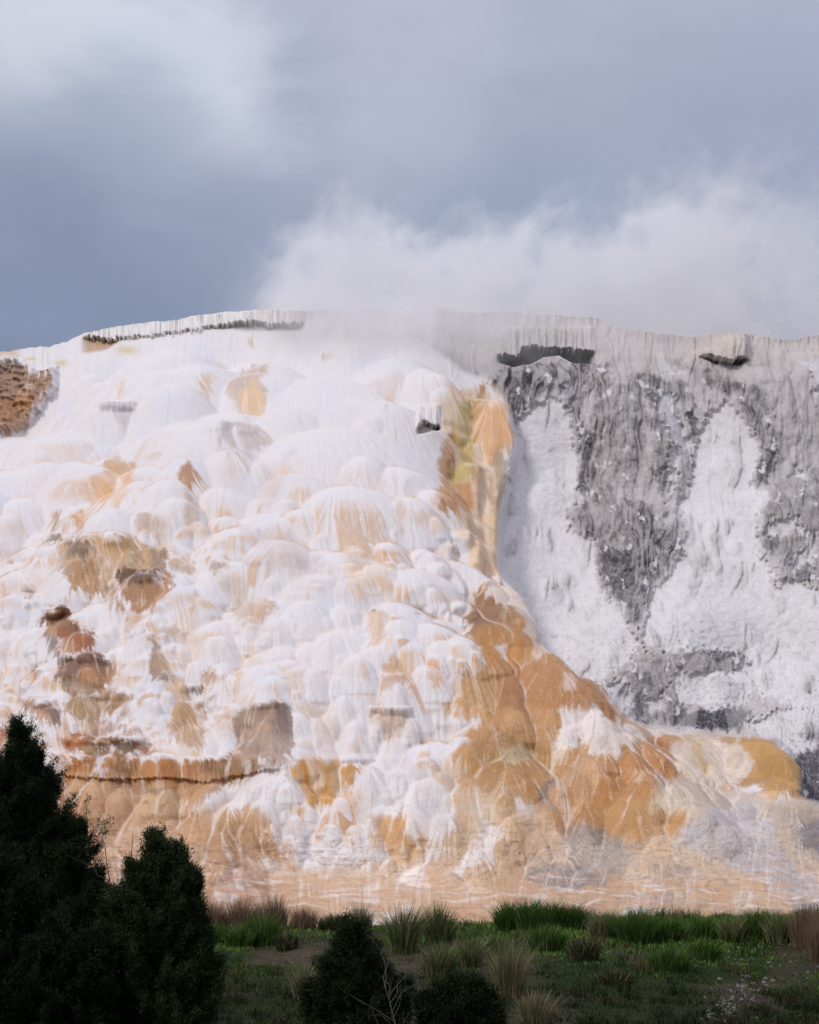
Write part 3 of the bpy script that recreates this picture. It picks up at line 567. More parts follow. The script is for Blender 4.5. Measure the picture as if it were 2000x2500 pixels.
NET = sstep(.86, .97, 1-np.abs(perlin(px/17.+NW, py/9.+NW))*1.5)+sstep(.88, .97, 1-np.abs(perlin(px/9.+NW+8, py/5.+NW))*1.5)*.7
NZONE = np.clip(wet*(sstep(1960, 2080, py)+.55*sstep(1060, 1200, px)*sstep(1560, 1700, py)), 0, 1)
hb = fbm(px/150.+wx*.01, py/9.+fbm(px/90., py/40., 2)*2, 4); lay(sstep(.05, .4, hb)*sstep(2120, 2170, py)*wet*.75, C(198, 150, 114)); lay(sstep(.1, .45, -hb)*sstep(2100, 2160, py)*wet*.7*sstep(450, 650, px), C(236, 224, 216)); lay(sstep(.15, .5, fbm(px/110.+70, py/14., 4))*sstep(2100, 2160, py)*wet*.5, C(160, 122, 100))
mt = sstep(2010, 2090, py)*sstep(800, 560, px+wx*2)*wet; lay(mt*sstep(-.15, .3, fbm(px/70.+9, py/22.+2, 4))*.6, C(168, 124, 98)); lay(mt*sstep(.12, .4, fbm(px/22.+9, py/9.+22, 4))*.6, C(120, 84, 66)); mt2 = sstep(2000, 2080, py)*sstep(1230, 1330, px+wx*2)*wet; lay(mt2*sstep(.05, .4, fbm(px/60.+49, py/22.+2, 4))*.5, C(180, 160, 146)); lay(mt2*sstep(.15, .42, fbm(px/20.+9, py/9.+62, 4))*.5, C(128, 118, 114))
lay(NET*NZONE*.38*sstep(-.2, .25, nA), C(232, 212, 186)); lay(sstep(.1, .5, fbm(px/15.+40, py/9., 4))*NZONE*.45, C(160, 128, 104)); lay(sstep(.05, .4, fbm(px/60.+40, py/16.+5, 4))*sstep(2080, 2150, py)*.5*wet, C(206, 158, 118))
lay(sstep(1.4, 2.4, L1)*.22*wet*sstep(1250, 1500, py), CREAM); lay(sstep(1.4, 2.6, -L1)*.35*wet*low, C(176, 138, 104))
# crown film: white tips over brown faces
lay(sstep(.16, .02, AGE)*sstep(.0, .7, -lap)*.45*wet*(1-sstep(1860, 1960, py)*.6)*(1-sstep(1060, 1120, px)*sstep(1400, 1450, py)), C(238, 230, 226))

# ---- the dry cliff
g = G[..., None]
cg = np.empty_like(col); cg[:] = C(206, 200, 198)
def layg(m, c):
    global cg
    m = np.clip(m, 0, 1)[..., None]; cg = cg*(1-m)+np.asarray(c)*m
n1 = fbm(px/70.+3, py/90., 4); n2 = fbm(px/22., py/30.+4, 4); n3 = fbm(px/7.+2, py/8., 3); st1 = sstep(-1.2, 1.2, L1*.6+L2*.7)
layg(sstep(-.1, .5, n1)*.6, C(190, 182, 176)); layg(sstep(.0, .6, -n2)*.4, C(216, 210, 210))
DARK = np.zeros_like(px); POWD = np.zeros_like(px)
def dk(poly, a=1, soft=7, ww=1.0):
    global DARK
    s = sdf(poly, px+wx2*ww, py+wy2*ww); DARK = np.maximum(DARK, a*sstep(-soft*1.6, soft*1.6, s+n2*18+n3*6))
def pw(poly, a=1, soft=4, ww=.9):
    global POWD
    s = sdf(poly, px+wx2*ww, py+wy2*ww); POWD = np.maximum(POWD, a*sstep(-soft*2.2, soft*2.2, s+n2*26+n3*16+n1*10))
layg(sstep(.25, .5, fbm(px/12.+44, py/16., 4))*.22*sstep(900, 960, py), C(170, 166, 168))
dk([(1195, 940), (1230, 905), (1300, 895), (1380, 885), (1490, 895), (1490, 960), (1420, 975), (1380, 965), (1330, 965), (1285, 1000), (1250, 1070), (1235, 1060), (1228, 1000)])
dk([(1375, 960), (1410, 970), (1440, 1090), (1480, 1170), (1480, 1215), (1412, 1200), (1415, 1110), (1395, 1030)], .9); dk([(1450, 940), (1560, 960), (1580, 1060), (1540, 1200), (1460, 1210), (1440, 1050)], .6)
dk([(1540, 920), (1600, 910), (1680, 950), (1700, 990), (1650, 985), (1590, 1010), (1560, 960)], .8); dk([(1590, 1010), (1640, 1060), (1640, 1150), (1620, 1240), (1600, 1190), (1590, 1100)], .75)
dk([(1640, 880), (1720, 900), (1790, 930), (1860, 960), (1875, 1000), (1830, 990), (1760, 960), (1690, 930)], .7); dk([(1800, 960), (1850, 980), (1900, 1080), (1905, 1120), (1870, 1180), (1830, 1175), (1865, 1110), (1830, 1040), (1790, 1000)], .85)
dk([(1380, 1250), (1430, 1215), (1560, 1225), (1620, 1270), (1665, 1330), (1640, 1380), (1600, 1430), (1560, 1510), (1530, 1518), (1475, 1440), (1455, 1380), (1462, 1320), (1400, 1290)], .85)
dk([(1672, 1250), (1695, 1250), (1715, 1290), (1700, 1350), (1680, 1350), (1672, 1300)], .9); dk([(1630, 1300), (1650, 1250), (1640, 1190), (1655, 1180), (1650, 1300)], .5)
dk([(1560, 1440), (1700, 1430), (1710, 1470), (1620, 1500), (1560, 1490)], .6); dk([(1620, 1520), (1680, 1500), (1725, 1560), (1690, 1580), (1640, 1560)], .7); dk([(1690, 1480), (1740, 1480), (1740, 1505), (1700, 1510)], .6)
dk([(1840, 1240), (1870, 1200), (1930, 1160), (2150, 1140), (2150, 1400), (1960, 1430), (1920, 1420), (1880, 1360), (1850, 1330)], .6); dk([(1880, 1460), (1940, 1445), (1965, 1480), (1920, 1515), (1890, 1500)], .7); dk([(1975, 900), (2150, 880), (2150, 1020), (1990, 1020), (1970, 960)], .55)
dk([(1480, 1680), (1550, 1620), (1700, 1590), (1820, 1600), (1820, 1660), (1780, 1680), (1800, 1720), (1790, 1780), (1650, 1770), (1560, 1765), (1530, 1730)], .75); dk([(1640, 1740), (1800, 1720), (1830, 1740), (1810, 1785), (1660, 1775)], 1.)
dk([(1715, 1590), (1830, 1585), (1830, 1610), (1720, 1605)], .9); dk([(1890, 1850), (2000, 1760), (2300, 1700), (2300, 1990), (1960, 1962), (1945, 1900)], 1.); dk([(1960, 1600), (2100, 1580), (2100, 1720), (1970, 1700)], .6)
pw([(1320, 985), (1345, 968), (1375, 972), (1395, 1030), (1412, 1100), (1408, 1195), (1425, 1215), (1385, 1240), (1380, 1290), (1455, 1320), (1460, 1400), (1530, 1520), (1560, 1580), (1500, 1640), (1450, 1685), (1330, 1610), (1270, 1490), (1200, 1400), (1215, 1250), (1238, 1180), (1245, 1080), (1280, 1010)])
pw([(1735, 1000), (1745, 988), (1775, 990), (1820, 1030), (1850, 1080), (1855, 1120), (1830, 1180), (1870, 1200), (1850, 1290), (1860, 1350), (1900, 1420), (2150, 1450), (2150, 1720), (1990, 1740), (1840, 1700), (1820, 1600), (1700, 1585), (1600, 1590), (1560, 1560), (1600, 1440), (1665, 1350), (1655, 1240), (1690, 1180), (1700, 1060)])
pw([(1600, 960), (1640, 960), (1650, 1030), (1690, 1080), (1660, 1120), (1630, 1080), (1610, 1010)], .9); pw([(1630, 1100), (1655, 1100), (1640, 1230), (1625, 1240), (1628, 1150)], .9); pw([(1595, 840), (1612, 840), (1640, 900), (1690, 925), (1620, 910), (1600, 870)], .8)
pw([(1650, 1640), (1760, 1640), (1830, 1620), (1850, 1700), (1800, 1715), (1740, 1735), (1660, 1710), (1630, 1680)], .95); pw([(1450, 1680), (1530, 1650), (1545, 1720), (1520, 1740)], .8); pw([(1570, 1700), (1620, 1700), (1615, 1735), (1575, 1740)], .8)
pw([(1960, 895), (2000, 885), (2010, 960), (1985, 980), (1965, 920)], .9); pw([(1865, 1275), (1930, 1265), (1960, 1290), (1900, 1320), (1870, 1310)], .8); pw([(1935, 1140), (1965, 1150), (1955, 1190), (1935, 1170)], .9); pw([(1940, 1340), (1990, 1320), (1980, 1380), (1945, 1390)], .8)
pw([(1820, 1760), (1930, 1720), (2100, 1720), (2050, 1800), (1940, 1850), (1890, 1840)], .9)
POWD = POWD*(1-.55*sstep(.02, .5, n1*.8+.45*perlin(flx/14.+3, py/210.))*sstep(1000, 1100, py+px*0+120))
# torn patches where the crust has flaked away
PMAJ = sstep(.25, .75, POWD)
flake = sstep(.30, .36, fbm(px/26.+70, py/34., 4))*sstep(.15, .5, DARK)
chips = sstep(.22, .30, fbm(px/15.+5, py/17.+70, 4))
POWD = np.maximum(POWD*(1-chips*sstep(1450, 1560, py)*.45), flake*.85*(py > 900))
stv = perlin(flx/10., py/170.)+.6*perlin(flx/4.5+9, py/110.)+.5*perlin(flx/24.+4, py/240.)
DARK = DARK*(.30+.70*sstep(-.35, .25, n2*.6+n3*.3+stv*.55))
layg(DARK*(.6+.4*st1), C(104, 100, 107)); layg(DARK**2*sstep(.05, .4, n1*.6+n2)*.8, C(70, 67, 73)); layg(DARK*sstep(.25, .7, stv)*.7, C(202, 195, 190)); layg(sstep(.15, .5, fbm(px/55.+9, py/30.+2, 5))*(1-DARK)*.55*sstep(850, 900, py), C(168, 162, 162)); layg(sstep(.2, .6, -stv)*.30*(1-DARK), C(158, 150, 146))
for (poly, a) in [([(1640, 1745), (1700, 1735), (1800, 1720), (1835, 1745), (1815, 1785), (1700, 1785), (1650, 1770)], 1.), ([(1530, 1720), (1560, 1690), (1580, 1700), (1575, 1740), (1560, 1770), (1535, 1750)], .7), ([(1710, 1595), (1760, 1584), (1835, 1586), (1830, 1612), (1740, 1610)], .9), ([(1790, 1640), (1830, 1650), (1825, 1690), (1790, 1700)], .8), ([(1880, 1860), (1920, 1830), (1960, 1780), (2000, 1740), (2300, 1700), (2300, 1990), (2000, 1975), (1950, 1940), (1940, 1890)], 1.),
                  ([(1410, 1060), (1440, 1060), (1440, 1150), (1425, 1215), (1408, 1205), (1412, 1120)], .9), ([(1240, 930), (1290, 915), (1300, 940), (1270, 990), (1245, 1030), (1235, 990)], .6), ([(1670, 1010), (1690, 1000), (1708, 1040), (1700, 1080), (1685, 1075)], 1.), ([(1672, 1140), (1700, 1120), (1725, 1160), (1718, 1180), (1690, 1160)], .8), ([(1835, 1150), (1900, 1080), (1905, 1120), (1870, 1180), (1845, 1175)], .8),
                  ([(1675, 1255), (1692, 1262), (1712, 1295), (1700, 1345), (1685, 1340)], .7), ([(1460, 1340), (1500, 1330), (1540, 1400), (1570, 1460), (1540, 1515), (1490, 1450)], .6), ([(1850, 1260), (1890, 1280), (1910, 1330), (1880, 1350), (1855, 1310)], .7), ([(1920, 1370), (1990, 1350), (1990, 1420), (1950, 1430)], .8), ([(1650, 1500), (1690, 1495), (1720, 1555), (1690, 1575)], .5), ([(1560, 970), (1600, 960), (1610, 1000), (1580, 1030)], .5)]:
    s = sdf(poly, px+wx2, py+wy2)+n2*22+n3*12; layg(a*sstep(-6, 9, s)*(.55+.45*sstep(-.3, .3, n3+stv*.3)), C(92, 90, 97))
layg(sstep(.9, 2.0, L2)*.35, C(220, 216, 214)); layg(sstep(.9, 2.2, -L2-L1*.4)*.38*sstep(880, 940, py), C(150, 144, 144))
layg(sstep(.35, .55, n2+.3*n3)*.35*(1-POWD), C(160, 154, 152)); layg(blob(1800, 800, 260, 90)*.5, C(204, 192, 182)); layg(blob(1500, 1120, 60, 130)*.5*st1, C(208, 198, 190))
powc = POW*(.93-.09*sstep(0, .5, n2)[..., None]-.06*sstep(-.2, .5, n1)[..., None])
m = np.clip(POWD, 0, 1)[..., None]; cg = cg*(1-m)+powc*m
layg(POWD*sstep(.25, .6, fbm(px/40., py/18.+9, 4))*.35, C(206, 200, 196))
rub = sstep(.28, .36, fbm(px/5.+5, py/4., 3))*sstep(1560, 1700, py)
layg(rub*.3, C(140, 136, 140)); layg(sstep(.34, .40, fbm(px/4.+35, py/3.6, 2))*sstep(880, 940, py)*.3, C(146, 142, 146))
cg = cg**(1+.22*(1-POWD[..., None]))
col = col*(1-g)+cg*g

lay(sstep(880, 820, py+wy)*sstep(1000, 1060, px)*sstep(2300, 1400, px)*.55, C(222, 213, 208)); lay(sstep(905, 850, py+wy)*sstep(1500, 1650, px)*.4, C(208, 198, 190))
# ---- colour of ledges
def layall(m, c): lay(m, c)
layall(c1*sstep(-.6, 1.2, perlin(px/4.5, py/60.)*1.5)*.8, C(232, 228, 216)); layall(c1*sstep(.0, .4, perlin(px/3.4+9, py/80.))*.75*sstep(-.2, .5, perlin(px/40., 0*py+9)+.3), C(150, 138, 122))
layall(r1*.85*sstep(420, 330, px), C(190, 152, 112)); layall(r1*.7*sstep(330, 420, px), C(176, 166, 158))
layall(sstep(660, 720, px)*sstep(1200, 1100, px)*sstep(758, 768, py)*sstep(850, 800, py)*.6*(.6+.6*st1), C(186, 174, 168)); layall(sstep(-60, 0, px)*sstep(60, 30, px)*sstep(878, 862, py)*.6, C(206, 164, 120))
for (x, y, rx, ry) in [(75, 876, 14, 4), (25, 876, 12, 4), (148, 886, 18, 8), (43, 870, 4, 5), (310, 855, 26, 10)]: layall(blob(x, y, rx, ry)*.8, C(206, 192, 132))
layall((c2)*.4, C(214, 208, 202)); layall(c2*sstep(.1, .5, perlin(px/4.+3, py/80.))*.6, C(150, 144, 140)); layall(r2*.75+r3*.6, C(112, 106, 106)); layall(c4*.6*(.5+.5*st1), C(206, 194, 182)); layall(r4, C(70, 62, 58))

# ---- relief of the dry cliff, then build the mesh
crust = blur(1-PMAJ, 2)
Yf = Yf - G*(crust*.28*sstep(880, 930, py)) - G*crust*((fl-.5)*.45*(.35+DARK)*sstep(1700, 1500, py) + L2*.02+L1*.01) - G*(1-POWD*.85)*(n2*.10+n3*.03+n1*.2)
Yf = Yf - G*POWD*(fbm(px/16., py/11., 4)*.05) - G*rub*.04
Yf = Yf - wet*NZONE*(ridged(px/15.+NW, py/17., 3)-.5)*.05*sstep(2250, 2200, py)
# lumpy apron: small rimmed lumps
Yf = Yf - wet*sstep(1860, 1800, py)*0.03*nB
mask_left = mask(LR, 6); Yf = Yf - mask_left*(.4+ridged(px/40., py/30.+4, 4)*.55)
# back of the hill: a level top beyond the rim, then down to the plain
FZ = sstep(2200, 2240, py)
Z0 = Z0 + FZ*((np.abs(fbm(X0*.9, Y0*.6, 3))*.35) + ridged(X0*2.1, Y0*1.3, 3)*.10 - .12)
rowsb = []
for k, (dd, dz) in enumerate([(60, -30), (34, -7), (22, -2.0), (12, -.5), (6, -.15), (2.5, -.03), (.8, .0)]):
    rowsb.append((X0[0], Yf[0]+dd, Z0[0]+dz*1.0))
Xa = np.vstack([np.array([r[0] for r in rowsb]), X0]); Ya = np.vstack([np.array([r[1] for r in rowsb]), Yf]); Za = np.vstack([np.array([r[2] for r in rowsb]), Z0])
nb = len(rowsb); cola = np.concatenate([np.repeat(col[:1], nb, 0), col]); Wa = np.vstack([np.repeat(wet[:1], nb, 0), wet])
H, Wd = Xa.shape
idx = np.arange(H*Wd).reshape(H, Wd)
quads = np.stack([idx[:-1, :-1], idx[1:, :-1], idx[1:, 1:], idx[:-1, 1:]], -1).reshape(-1, 4)
def hill_material():
    m = bpy.data.materials.new('travertine'); m.use_nodes = True; t = m.node_tree; b = t.nodes['Principled BSDF']
    a = nn(t, 'ShaderNodeAttribute', attribute_name='mineral'); w = nn(t, 'ShaderNodeAttribute', attribute_name='wet')
    g = nn(t, 'ShaderNodeNewGeometry'); pos = g.outputs['Position']
    f1 = noise_n(t, pos, 17.0, 8, .68); f2 = noise_n(t, pos, 2.2, 4, .5)
    v = nn(t, 'ShaderNodeVectorMath', operation='SCALE'); t.links.new(a.outputs['Color'], v.inputs[0])
    amp = maprange(t, w.outputs['Fac'], 0, 1, .62, .5, False)
    f = math_n(t, 'ADD', 1.0, math_n(t, 'MULTIPLY', math_n(t, 'SUBTRACT', f1, .5), math_n(t, 'MULTIPLY', amp, .62)))
    f = math_n(t, 'MULTIPLY', f, math_n(t, 'ADD', .95, math_n(t, 'MULTIPLY', f2, .1)))
    t.links.new(f, v.inputs[3]); t.links.new(v.outputs[0], b.inputs['Base Color'])
    t.links.new(maprange(t, w.outputs['Fac'], 0, 1, .95, .5, False), b.inputs['Roughness'])
    t.links.new(maprange(t, w.outputs['Fac'], 0, 1, .1, .35, False), b.inputs['Specular IOR Level'])
    bp = nn(t, 'ShaderNodeBump'); bp.inputs['Distance'].default_value = .05
    t.links.new(maprange(t, w.outputs['Fac'], 0, 1, 0.35, .3, False), bp.inputs['Strength'])
    t.links.new(noise_n(t, pos, 14, 6, .6), bp.inputs['Height']); t.links.new(bp.outputs[0], b.inputs['Normal'])
    return m
hill = np_mesh('terraced_hill', np.stack([Xa, Ya, Za], -1).reshape(-1, 3), quads, hill_material())
attr_col(hill, 'mineral', cola.reshape(-1, 3)); attr_f(hill, 'wet', Wa)
tag(hill, kind='structure')
# ================================================================ THE MEADOW IN FRONT
def ground_z(x, y):
    x = np.asarray(x, float); y = np.asarray(y, float)
    z = np.interp(y, [-120, -20, 0, 8, 16, 24, 31, 35.5, 38, 40.2, 42.5, 46], [4.0, -.6, -1.65, -2.3, -2.75, -2.93, -2.92, -2.80, -2.74, -2.86, -3.25, -4.2])
    near = sstep(10, 22, y)*sstep(41, 37, y)
    return z + near*(fbm(x*.22, y*.2, 3)*.26 + fbm(x*.55+9, y*.5, 2)*.10 + .26*sstep(1, 6, x)*sstep(34, 37, y) + fbm(x*.8+5, y*.8, 3)*.05) + sstep(20, 10, y)*fbm(x*.1, y*.1, 3)*.3
def simple_mat(name, rough=.9, attr='tint', spec=.15, trans=0.0, noise=0):
    m = bpy.data.materials.new(name); m.use_nodes = True; t = m.node_tree; b = t.nodes['Principled BSDF']
    a = nn(t, 'ShaderNodeAttribute', attribute_name=attr)
    c = a.outputs['Color']
    if noise:
        g = nn(t, 'ShaderNodeNewGeometry'); f = noise_n(t, g.outputs['Position'], noise, 6, .6)
        v = nn(t, 'ShaderNodeVectorMath', operation='SCALE'); t.links.new(c, v.inputs[0]); t.links.new(maprange(t, f, .25, .75, .6, 1.4, False), v.inputs[3]); c = v.outputs[0]
    t.links.new(c, b.inputs['Base Color']); b.inputs['Roughness'].default_value = rough; b.inputs['Specular IOR Level'].default_value = spec
    return m
M_soil = simple_mat('meadow_soil', .95, noise=14); M_grass = simple_mat('grass_blades', .7); M_needle = simple_mat('juniper_sprays', .75)
M_bark = bpy.data.materials.new('bark'); M_bark.use_nodes = True
def plain_mat(m, base, sc_, amp=.5, rough=.9, bump=.4):
    m.use_nodes = True; t = m.node_tree; b = t.nodes['Principled BSDF']; g = nn(t, 'ShaderNodeNewGeometry')
    f = noise_n(t, g.outputs['Position'], sc_, 6, .6); c = mix_n(t, f, tuple(x*(1-amp) for x in base), tuple(x*(1+amp) for x in base))
    t.links.new(c, b.inputs['Base Color']); b.inputs['Roughness'].default_value = rough; b.inputs['Specular IOR Level'].default_value = .2
    bp = nn(t, 'ShaderNodeBump'); bp.inputs['Distance'].default_value = .02; bp.inputs['Strength'].default_value = bump
    t.links.new(f, bp.inputs['Height']); t.links.new(bp.outputs[0], b.inputs['Normal']); return m
plain_mat(M_bark, (.05, .036, .026), 40)
M_stone = plain_mat(bpy.data.materials.new('pale_stone'), (.15, .138, .13), 30, .35)
M_deadwood = plain_mat(bpy.data.materials.new('weathered_wood'), (.12, .105, .095), 60, .4)
M_plain = plain_mat(bpy.data.materials.new('plain_earth'), (.10, .085, .06), .5, .4)

def proj(x, y, z):
    """photo pixel at which a world point is found"""
    fy = y*cyp + z*syp; uz = -y*syp + z*cyp
    return 1000+F*x/fy, 1250-F*uz/fy
def soil_frac(x, y):
    """1 on bare earth, 0 on turf"""
    u, v = proj(x, y, ground_z(x, y)); u = u+fbm(x*.9, y*.9, 3)*70; v = v+fbm(x*.9+9, y*.9, 3)*30
    s = np.zeros_like(u)
    for (a, b, ra, rb, k) in ((700, 2330, 110, 34, 1.), (930, 2420, 95, 60, 1.), (1000, 2350, 90, 40, .8), (860, 2310, 120, 26, .7), (1240, 2380, 90, 40, .5), (1820, 2430, 110, 40, .8), (1300, 2480, 110, 40, .6), (1560, 2330, 110, 14, .5), (1290, 2310, 50, 12, .5), (1950, 2350, 80, 60, .6), (1020, 2470, 60, 50, .9)):
        s = np.maximum(s, k*sstep(1.3, .5, np.hypot((u-a)/ra, (v-b)/rb)))
    return s
gxs = np.concatenate([np.linspace(-60, -13, 14), np.arange(-12.6, 12.7, .09), np.linspace(13, 60, 14)])
gys = np.concatenate([np.linspace(-80, 18, 30), np.arange(18.3, 43, .09), np.linspace(43.2, 46, 6)])
GX, GY = np.meshgrid(gxs, gys); GZ = ground_z(GX, GY); sf = soil_frac(GX, GY)
GZ = GZ + sf*fbm(GX*4, GY*4, 3)*.035*(np.abs(GX) < 12.6)
gi = np.arange(GX.size).reshape(GX.shape)
q = np.stack([gi[:-1, :-1], gi[:-1, 1:], gi[1:, 1:], gi[1:, :-1]], -1).reshape(-1, 4)
meadow = np_mesh('meadow', np.stack([GX, GY, GZ], -1).reshape(-1, 3), q, M_soil)
turf = np.array([.012, .020, .004]); earth = np.array([.058, .041, .029])
nz = fbm(GX*.7, GY*.7, 4)
mc = turf*(1-sf[..., None])+earth*sf[..., None]; mc = mc*(1+.5*nz[..., None])
attr_col(meadow, 'tint', mc.reshape(-1, 3)); tag(meadow, kind='structure')
pl = np_mesh('plain', [(-3000, -800, -4.3), (3000, -800, -4.3), (3000, 3500, -4.3), (-3000, 3500, -4.3)], [(0, 1, 2, 3)], M_plain); tag(pl, kind='structure')

def blades(P, Hh, lean, width, rs, curl=.5):
    """arrays of blade roots, heights, lean vectors -> verts, tris (bent tapering blades)"""
    n = len(P); az = rs.rand(n)*np.pi*2; w = np.stack([np.cos(az), np.sin(az), np.zeros(n)], 1)*width[:, None]
    up = np.zeros((n, 3)); up[:, 2] = Hh
    m = P+up*.55+lean*Hh[:, None]*.30; tip = P+up*(1-curl*.25)+lean*Hh[:, None]*(.85+curl*.3)
    V = np.stack([P-w, P+w, m-w*.8, m+w*.8, tip], 1).reshape(-1, 3)
    b = (np.arange(n)*5)[:, None]; T = np.concatenate([b+[0, 1, 3], b+[0, 3, 2], b+[2, 3, 4]], 1).reshape(-1, 3)
    return V, T
GREENS = [(.050, .125, .016), (.075, .160, .024), (.035, .085, .012), (.100, .150, .030)]
DRYS = [(.26, .20, .12), (.20, .155, .09), (.32, .26, .17)]
RUSTS = [(.20, .12, .075), (.25, .155, .10), (.15, .09, .06)]
def ground_cover():
    rs = np.random.RandomState(5); n = 240000
    y = 40.4-(40.4-21.5)*rs.rand(n)**1.15; x = (rs.rand(n)*2-1)*(y*.27)
    sfx = soil_frac(x, y); dn = fbm(x*1.6, y*1.6, 3)
    keep = rs.rand(n) < (1-.93*sfx)*(.55+.9*np.clip(dn+.3, 0, 1))
    x = x[keep]; y = y[keep]; sfx = sfx[keep]; n = len(x)
    P = np.stack([x, y, ground_z(x, y)-.01], 1)
    hn = sstep(-.3, .5, fbm(x*.8+3, y*.8, 3)); Hh = (.02+.055*rs.rand(n))*(.5+.9*hn)*(1+1.3*sstep(33, 37, y)*sstep(-1, 4, x))
    ln = rs.randn(n, 3)*.45; ln[:, 2] = 0
    V, T = blades(P, Hh, ln, .004+.005*rs.rand(n), rs)
    o = np_mesh('grass', V, T, M_grass, smooth=False)
    # loose tufts that knit the turf together
    nt_ = 1900; ty = 39.2-17*rs.rand(nt_)**1.6; tx = (rs.rand(nt_)*2-1)*ty*.28; ts = soil_frac(tx, ty); kp = rs.rand(nt_) < (1-.85*ts)*(.30+.5*sstep(-2, 5, tx)+.5*np.clip(fbm(tx*.7, ty*.7, 3)+.2, 0, 1)); tx = tx[kp]; ty = ty[kp]; nt_ = len(tx)
    th = (.07+.17*rs.rand(nt_)**1.5)*(1+.5*sstep(-1, 5, tx)*sstep(32, 36, ty)); bp_ = 45; bx_ = np.repeat(tx, bp_)+rs.randn(nt_*bp_)*.07; by_ = np.repeat(ty, bp_)+rs.randn(nt_*bp_)*.06
    P2 = np.stack([bx_, by_, ground_z(bx_, by_)-.01], 1); H2 = np.repeat(th, bp_)*(.5+.7*rs.rand(nt_*bp_)); l2 = rs.randn(nt_*bp_, 3)*.4; l2[:, 2] = 0
    V2, T2 = blades(P2, H2, l2, .003+.003*rs.rand(len(P2)), rs, .8); dry = np.repeat(rs.rand(nt_) < .22, bp_) | (rs.rand(len(P2)) < .1)
    c2_ = np.where(dry[:, None], np.array([.15, .115, .06]), np.array([.045, .09, .014]))*(.5+.7*rs.rand(len(P2)))[:, None]*(.28+1.0*sstep(27, 36.5, by_))[:, None]  # shade painted into the tuft colour: dim near the viewer, full towards the crest
    V = np.concatenate([V, V2]); T = np.concatenate([T, T2+n*5])
    bpy.data.meshes.remove(o.data); o = np_mesh('grass', V, T, M_grass, smooth=False)
    g = np.array([(.030, .062, .008), (.045, .085, .012), (.070, .090, .020), (.022, .048, .008), (.12, .088, .045)])
    patchy = fbm(x*.5+20, y*.5, 3)
    k = np.where(rs.rand(n) < .05+.55*sfx+.12*(patchy > .2), 4, rs.randint(0, 4, n))
    c = g[k]*(.36+.4*rs.rand(n))[:, None]*(1+4.2*sstep(28, 36.5, y+.25*x)*(k < 4))[:, None]  # blade colour carries painted shade in the near meadow and painted light at the crest
    attr_col(o, 'tint', np.repeat(np.concatenate([c, c2_]), 5, 0)); tag(o, 'short turf covering the meadow, its near part coloured darker to stand for shade', 'grass', kind='stuff')
ground_cover()

def at_ground(u, v):
    """where the ray of a photo pixel meets the meadow"""
    ys = np.linspace(18, 41, 500); P = np.array([ray(u, v, t) for t in ys]); g = ground_z(P[:, 0], P[:, 1])
    k = np.argmax(P[:, 2] <= g) if (P[:, 2] <= g).any() is False else int(np.argmin(np.abs(P[:, 2]-g)))
    hit = np.nonzero((P[:-1, 2] > g[:-1]) != (P[1:, 2] > g[1:]))[0]
    k = hit[0] if len(hit) else k
    return float(P[k, 0]), float(P[k, 1]), float(g[k])
TUS = 'tall grass tussocks on the meadow'
def tussock(u, v, hpx, wpx, kind, label, n=None):
    x, y, z = at_ground(u, max(v, 2270)); rs = np.random.RandomState(int(u*7+v)); s = y/F
    H0 = hpx*s*1.15; rad = wpx*s*.62
    n = n or int(320+wpx*9)
    a = rs.rand(n)*2*np.pi; r = np.sqrt(rs.rand(n))*rad*.62
    px_, py_ = r*np.cos(a), r*np.sin(a)*.8
    gz = ground_z(x+px_, y+py_)-z-.02
    P = np.stack([px_, py_, gz], 1)
    out = np.stack([px_, py_, np.zeros(n)], 1)/(rad+1e-6)
    ln = out*(.35+.7*rs.rand(n))[:, None] + rs.randn(n, 3)*.26; ln[:, 0] += .05; ln[:, 2] = 0
    Hh = H0*(1.3 if kind in ('rust', 'dry') else 1.1)*(.45+.6*rs.rand(n))*(1-.35*(r/(rad*.62+1e-6))**2)
    pal = {'green': (GREENS, DRYS, .06), 'mixed': (GREENS, DRYS, .45), 'dry': (DRYS, GREENS, .25), 'rust': (RUSTS, DRYS, .2), 'dull': ([(.03, .045, .014), (.045, .06, .02), (.05, .05, .025)], DRYS, .15)}[kind]
    k = rs.rand(n) < pal[2]
    A = np.array(pal[0])[rs.randint(0, len(pal[0]), n)]; B = np.array(pal[1])[rs.randint(0, len(pal[1]), n)]
    c = np.where(k[:, None], B, A)*(.65+.7*rs.rand(n))[:, None]
    wd = np.full(n, .0045)*(.7+.6*rs.rand(n)) if kind in ('green', 'mixed', 'dull') else np.full(n, .0024)
    V, T = blades(P, Hh, ln*(.8 if kind != 'rust' else .5), wd*1.25, rs, .6 if kind == 'green' else .25)
    o = np_mesh('grass_tussock', V, T, M_grass, smooth=False, loc=(x, y, z)); attr_col(o, 'tint', np.repeat(c, 5, 0))
    tag(o, label, 'grass tussock', TUS); return o
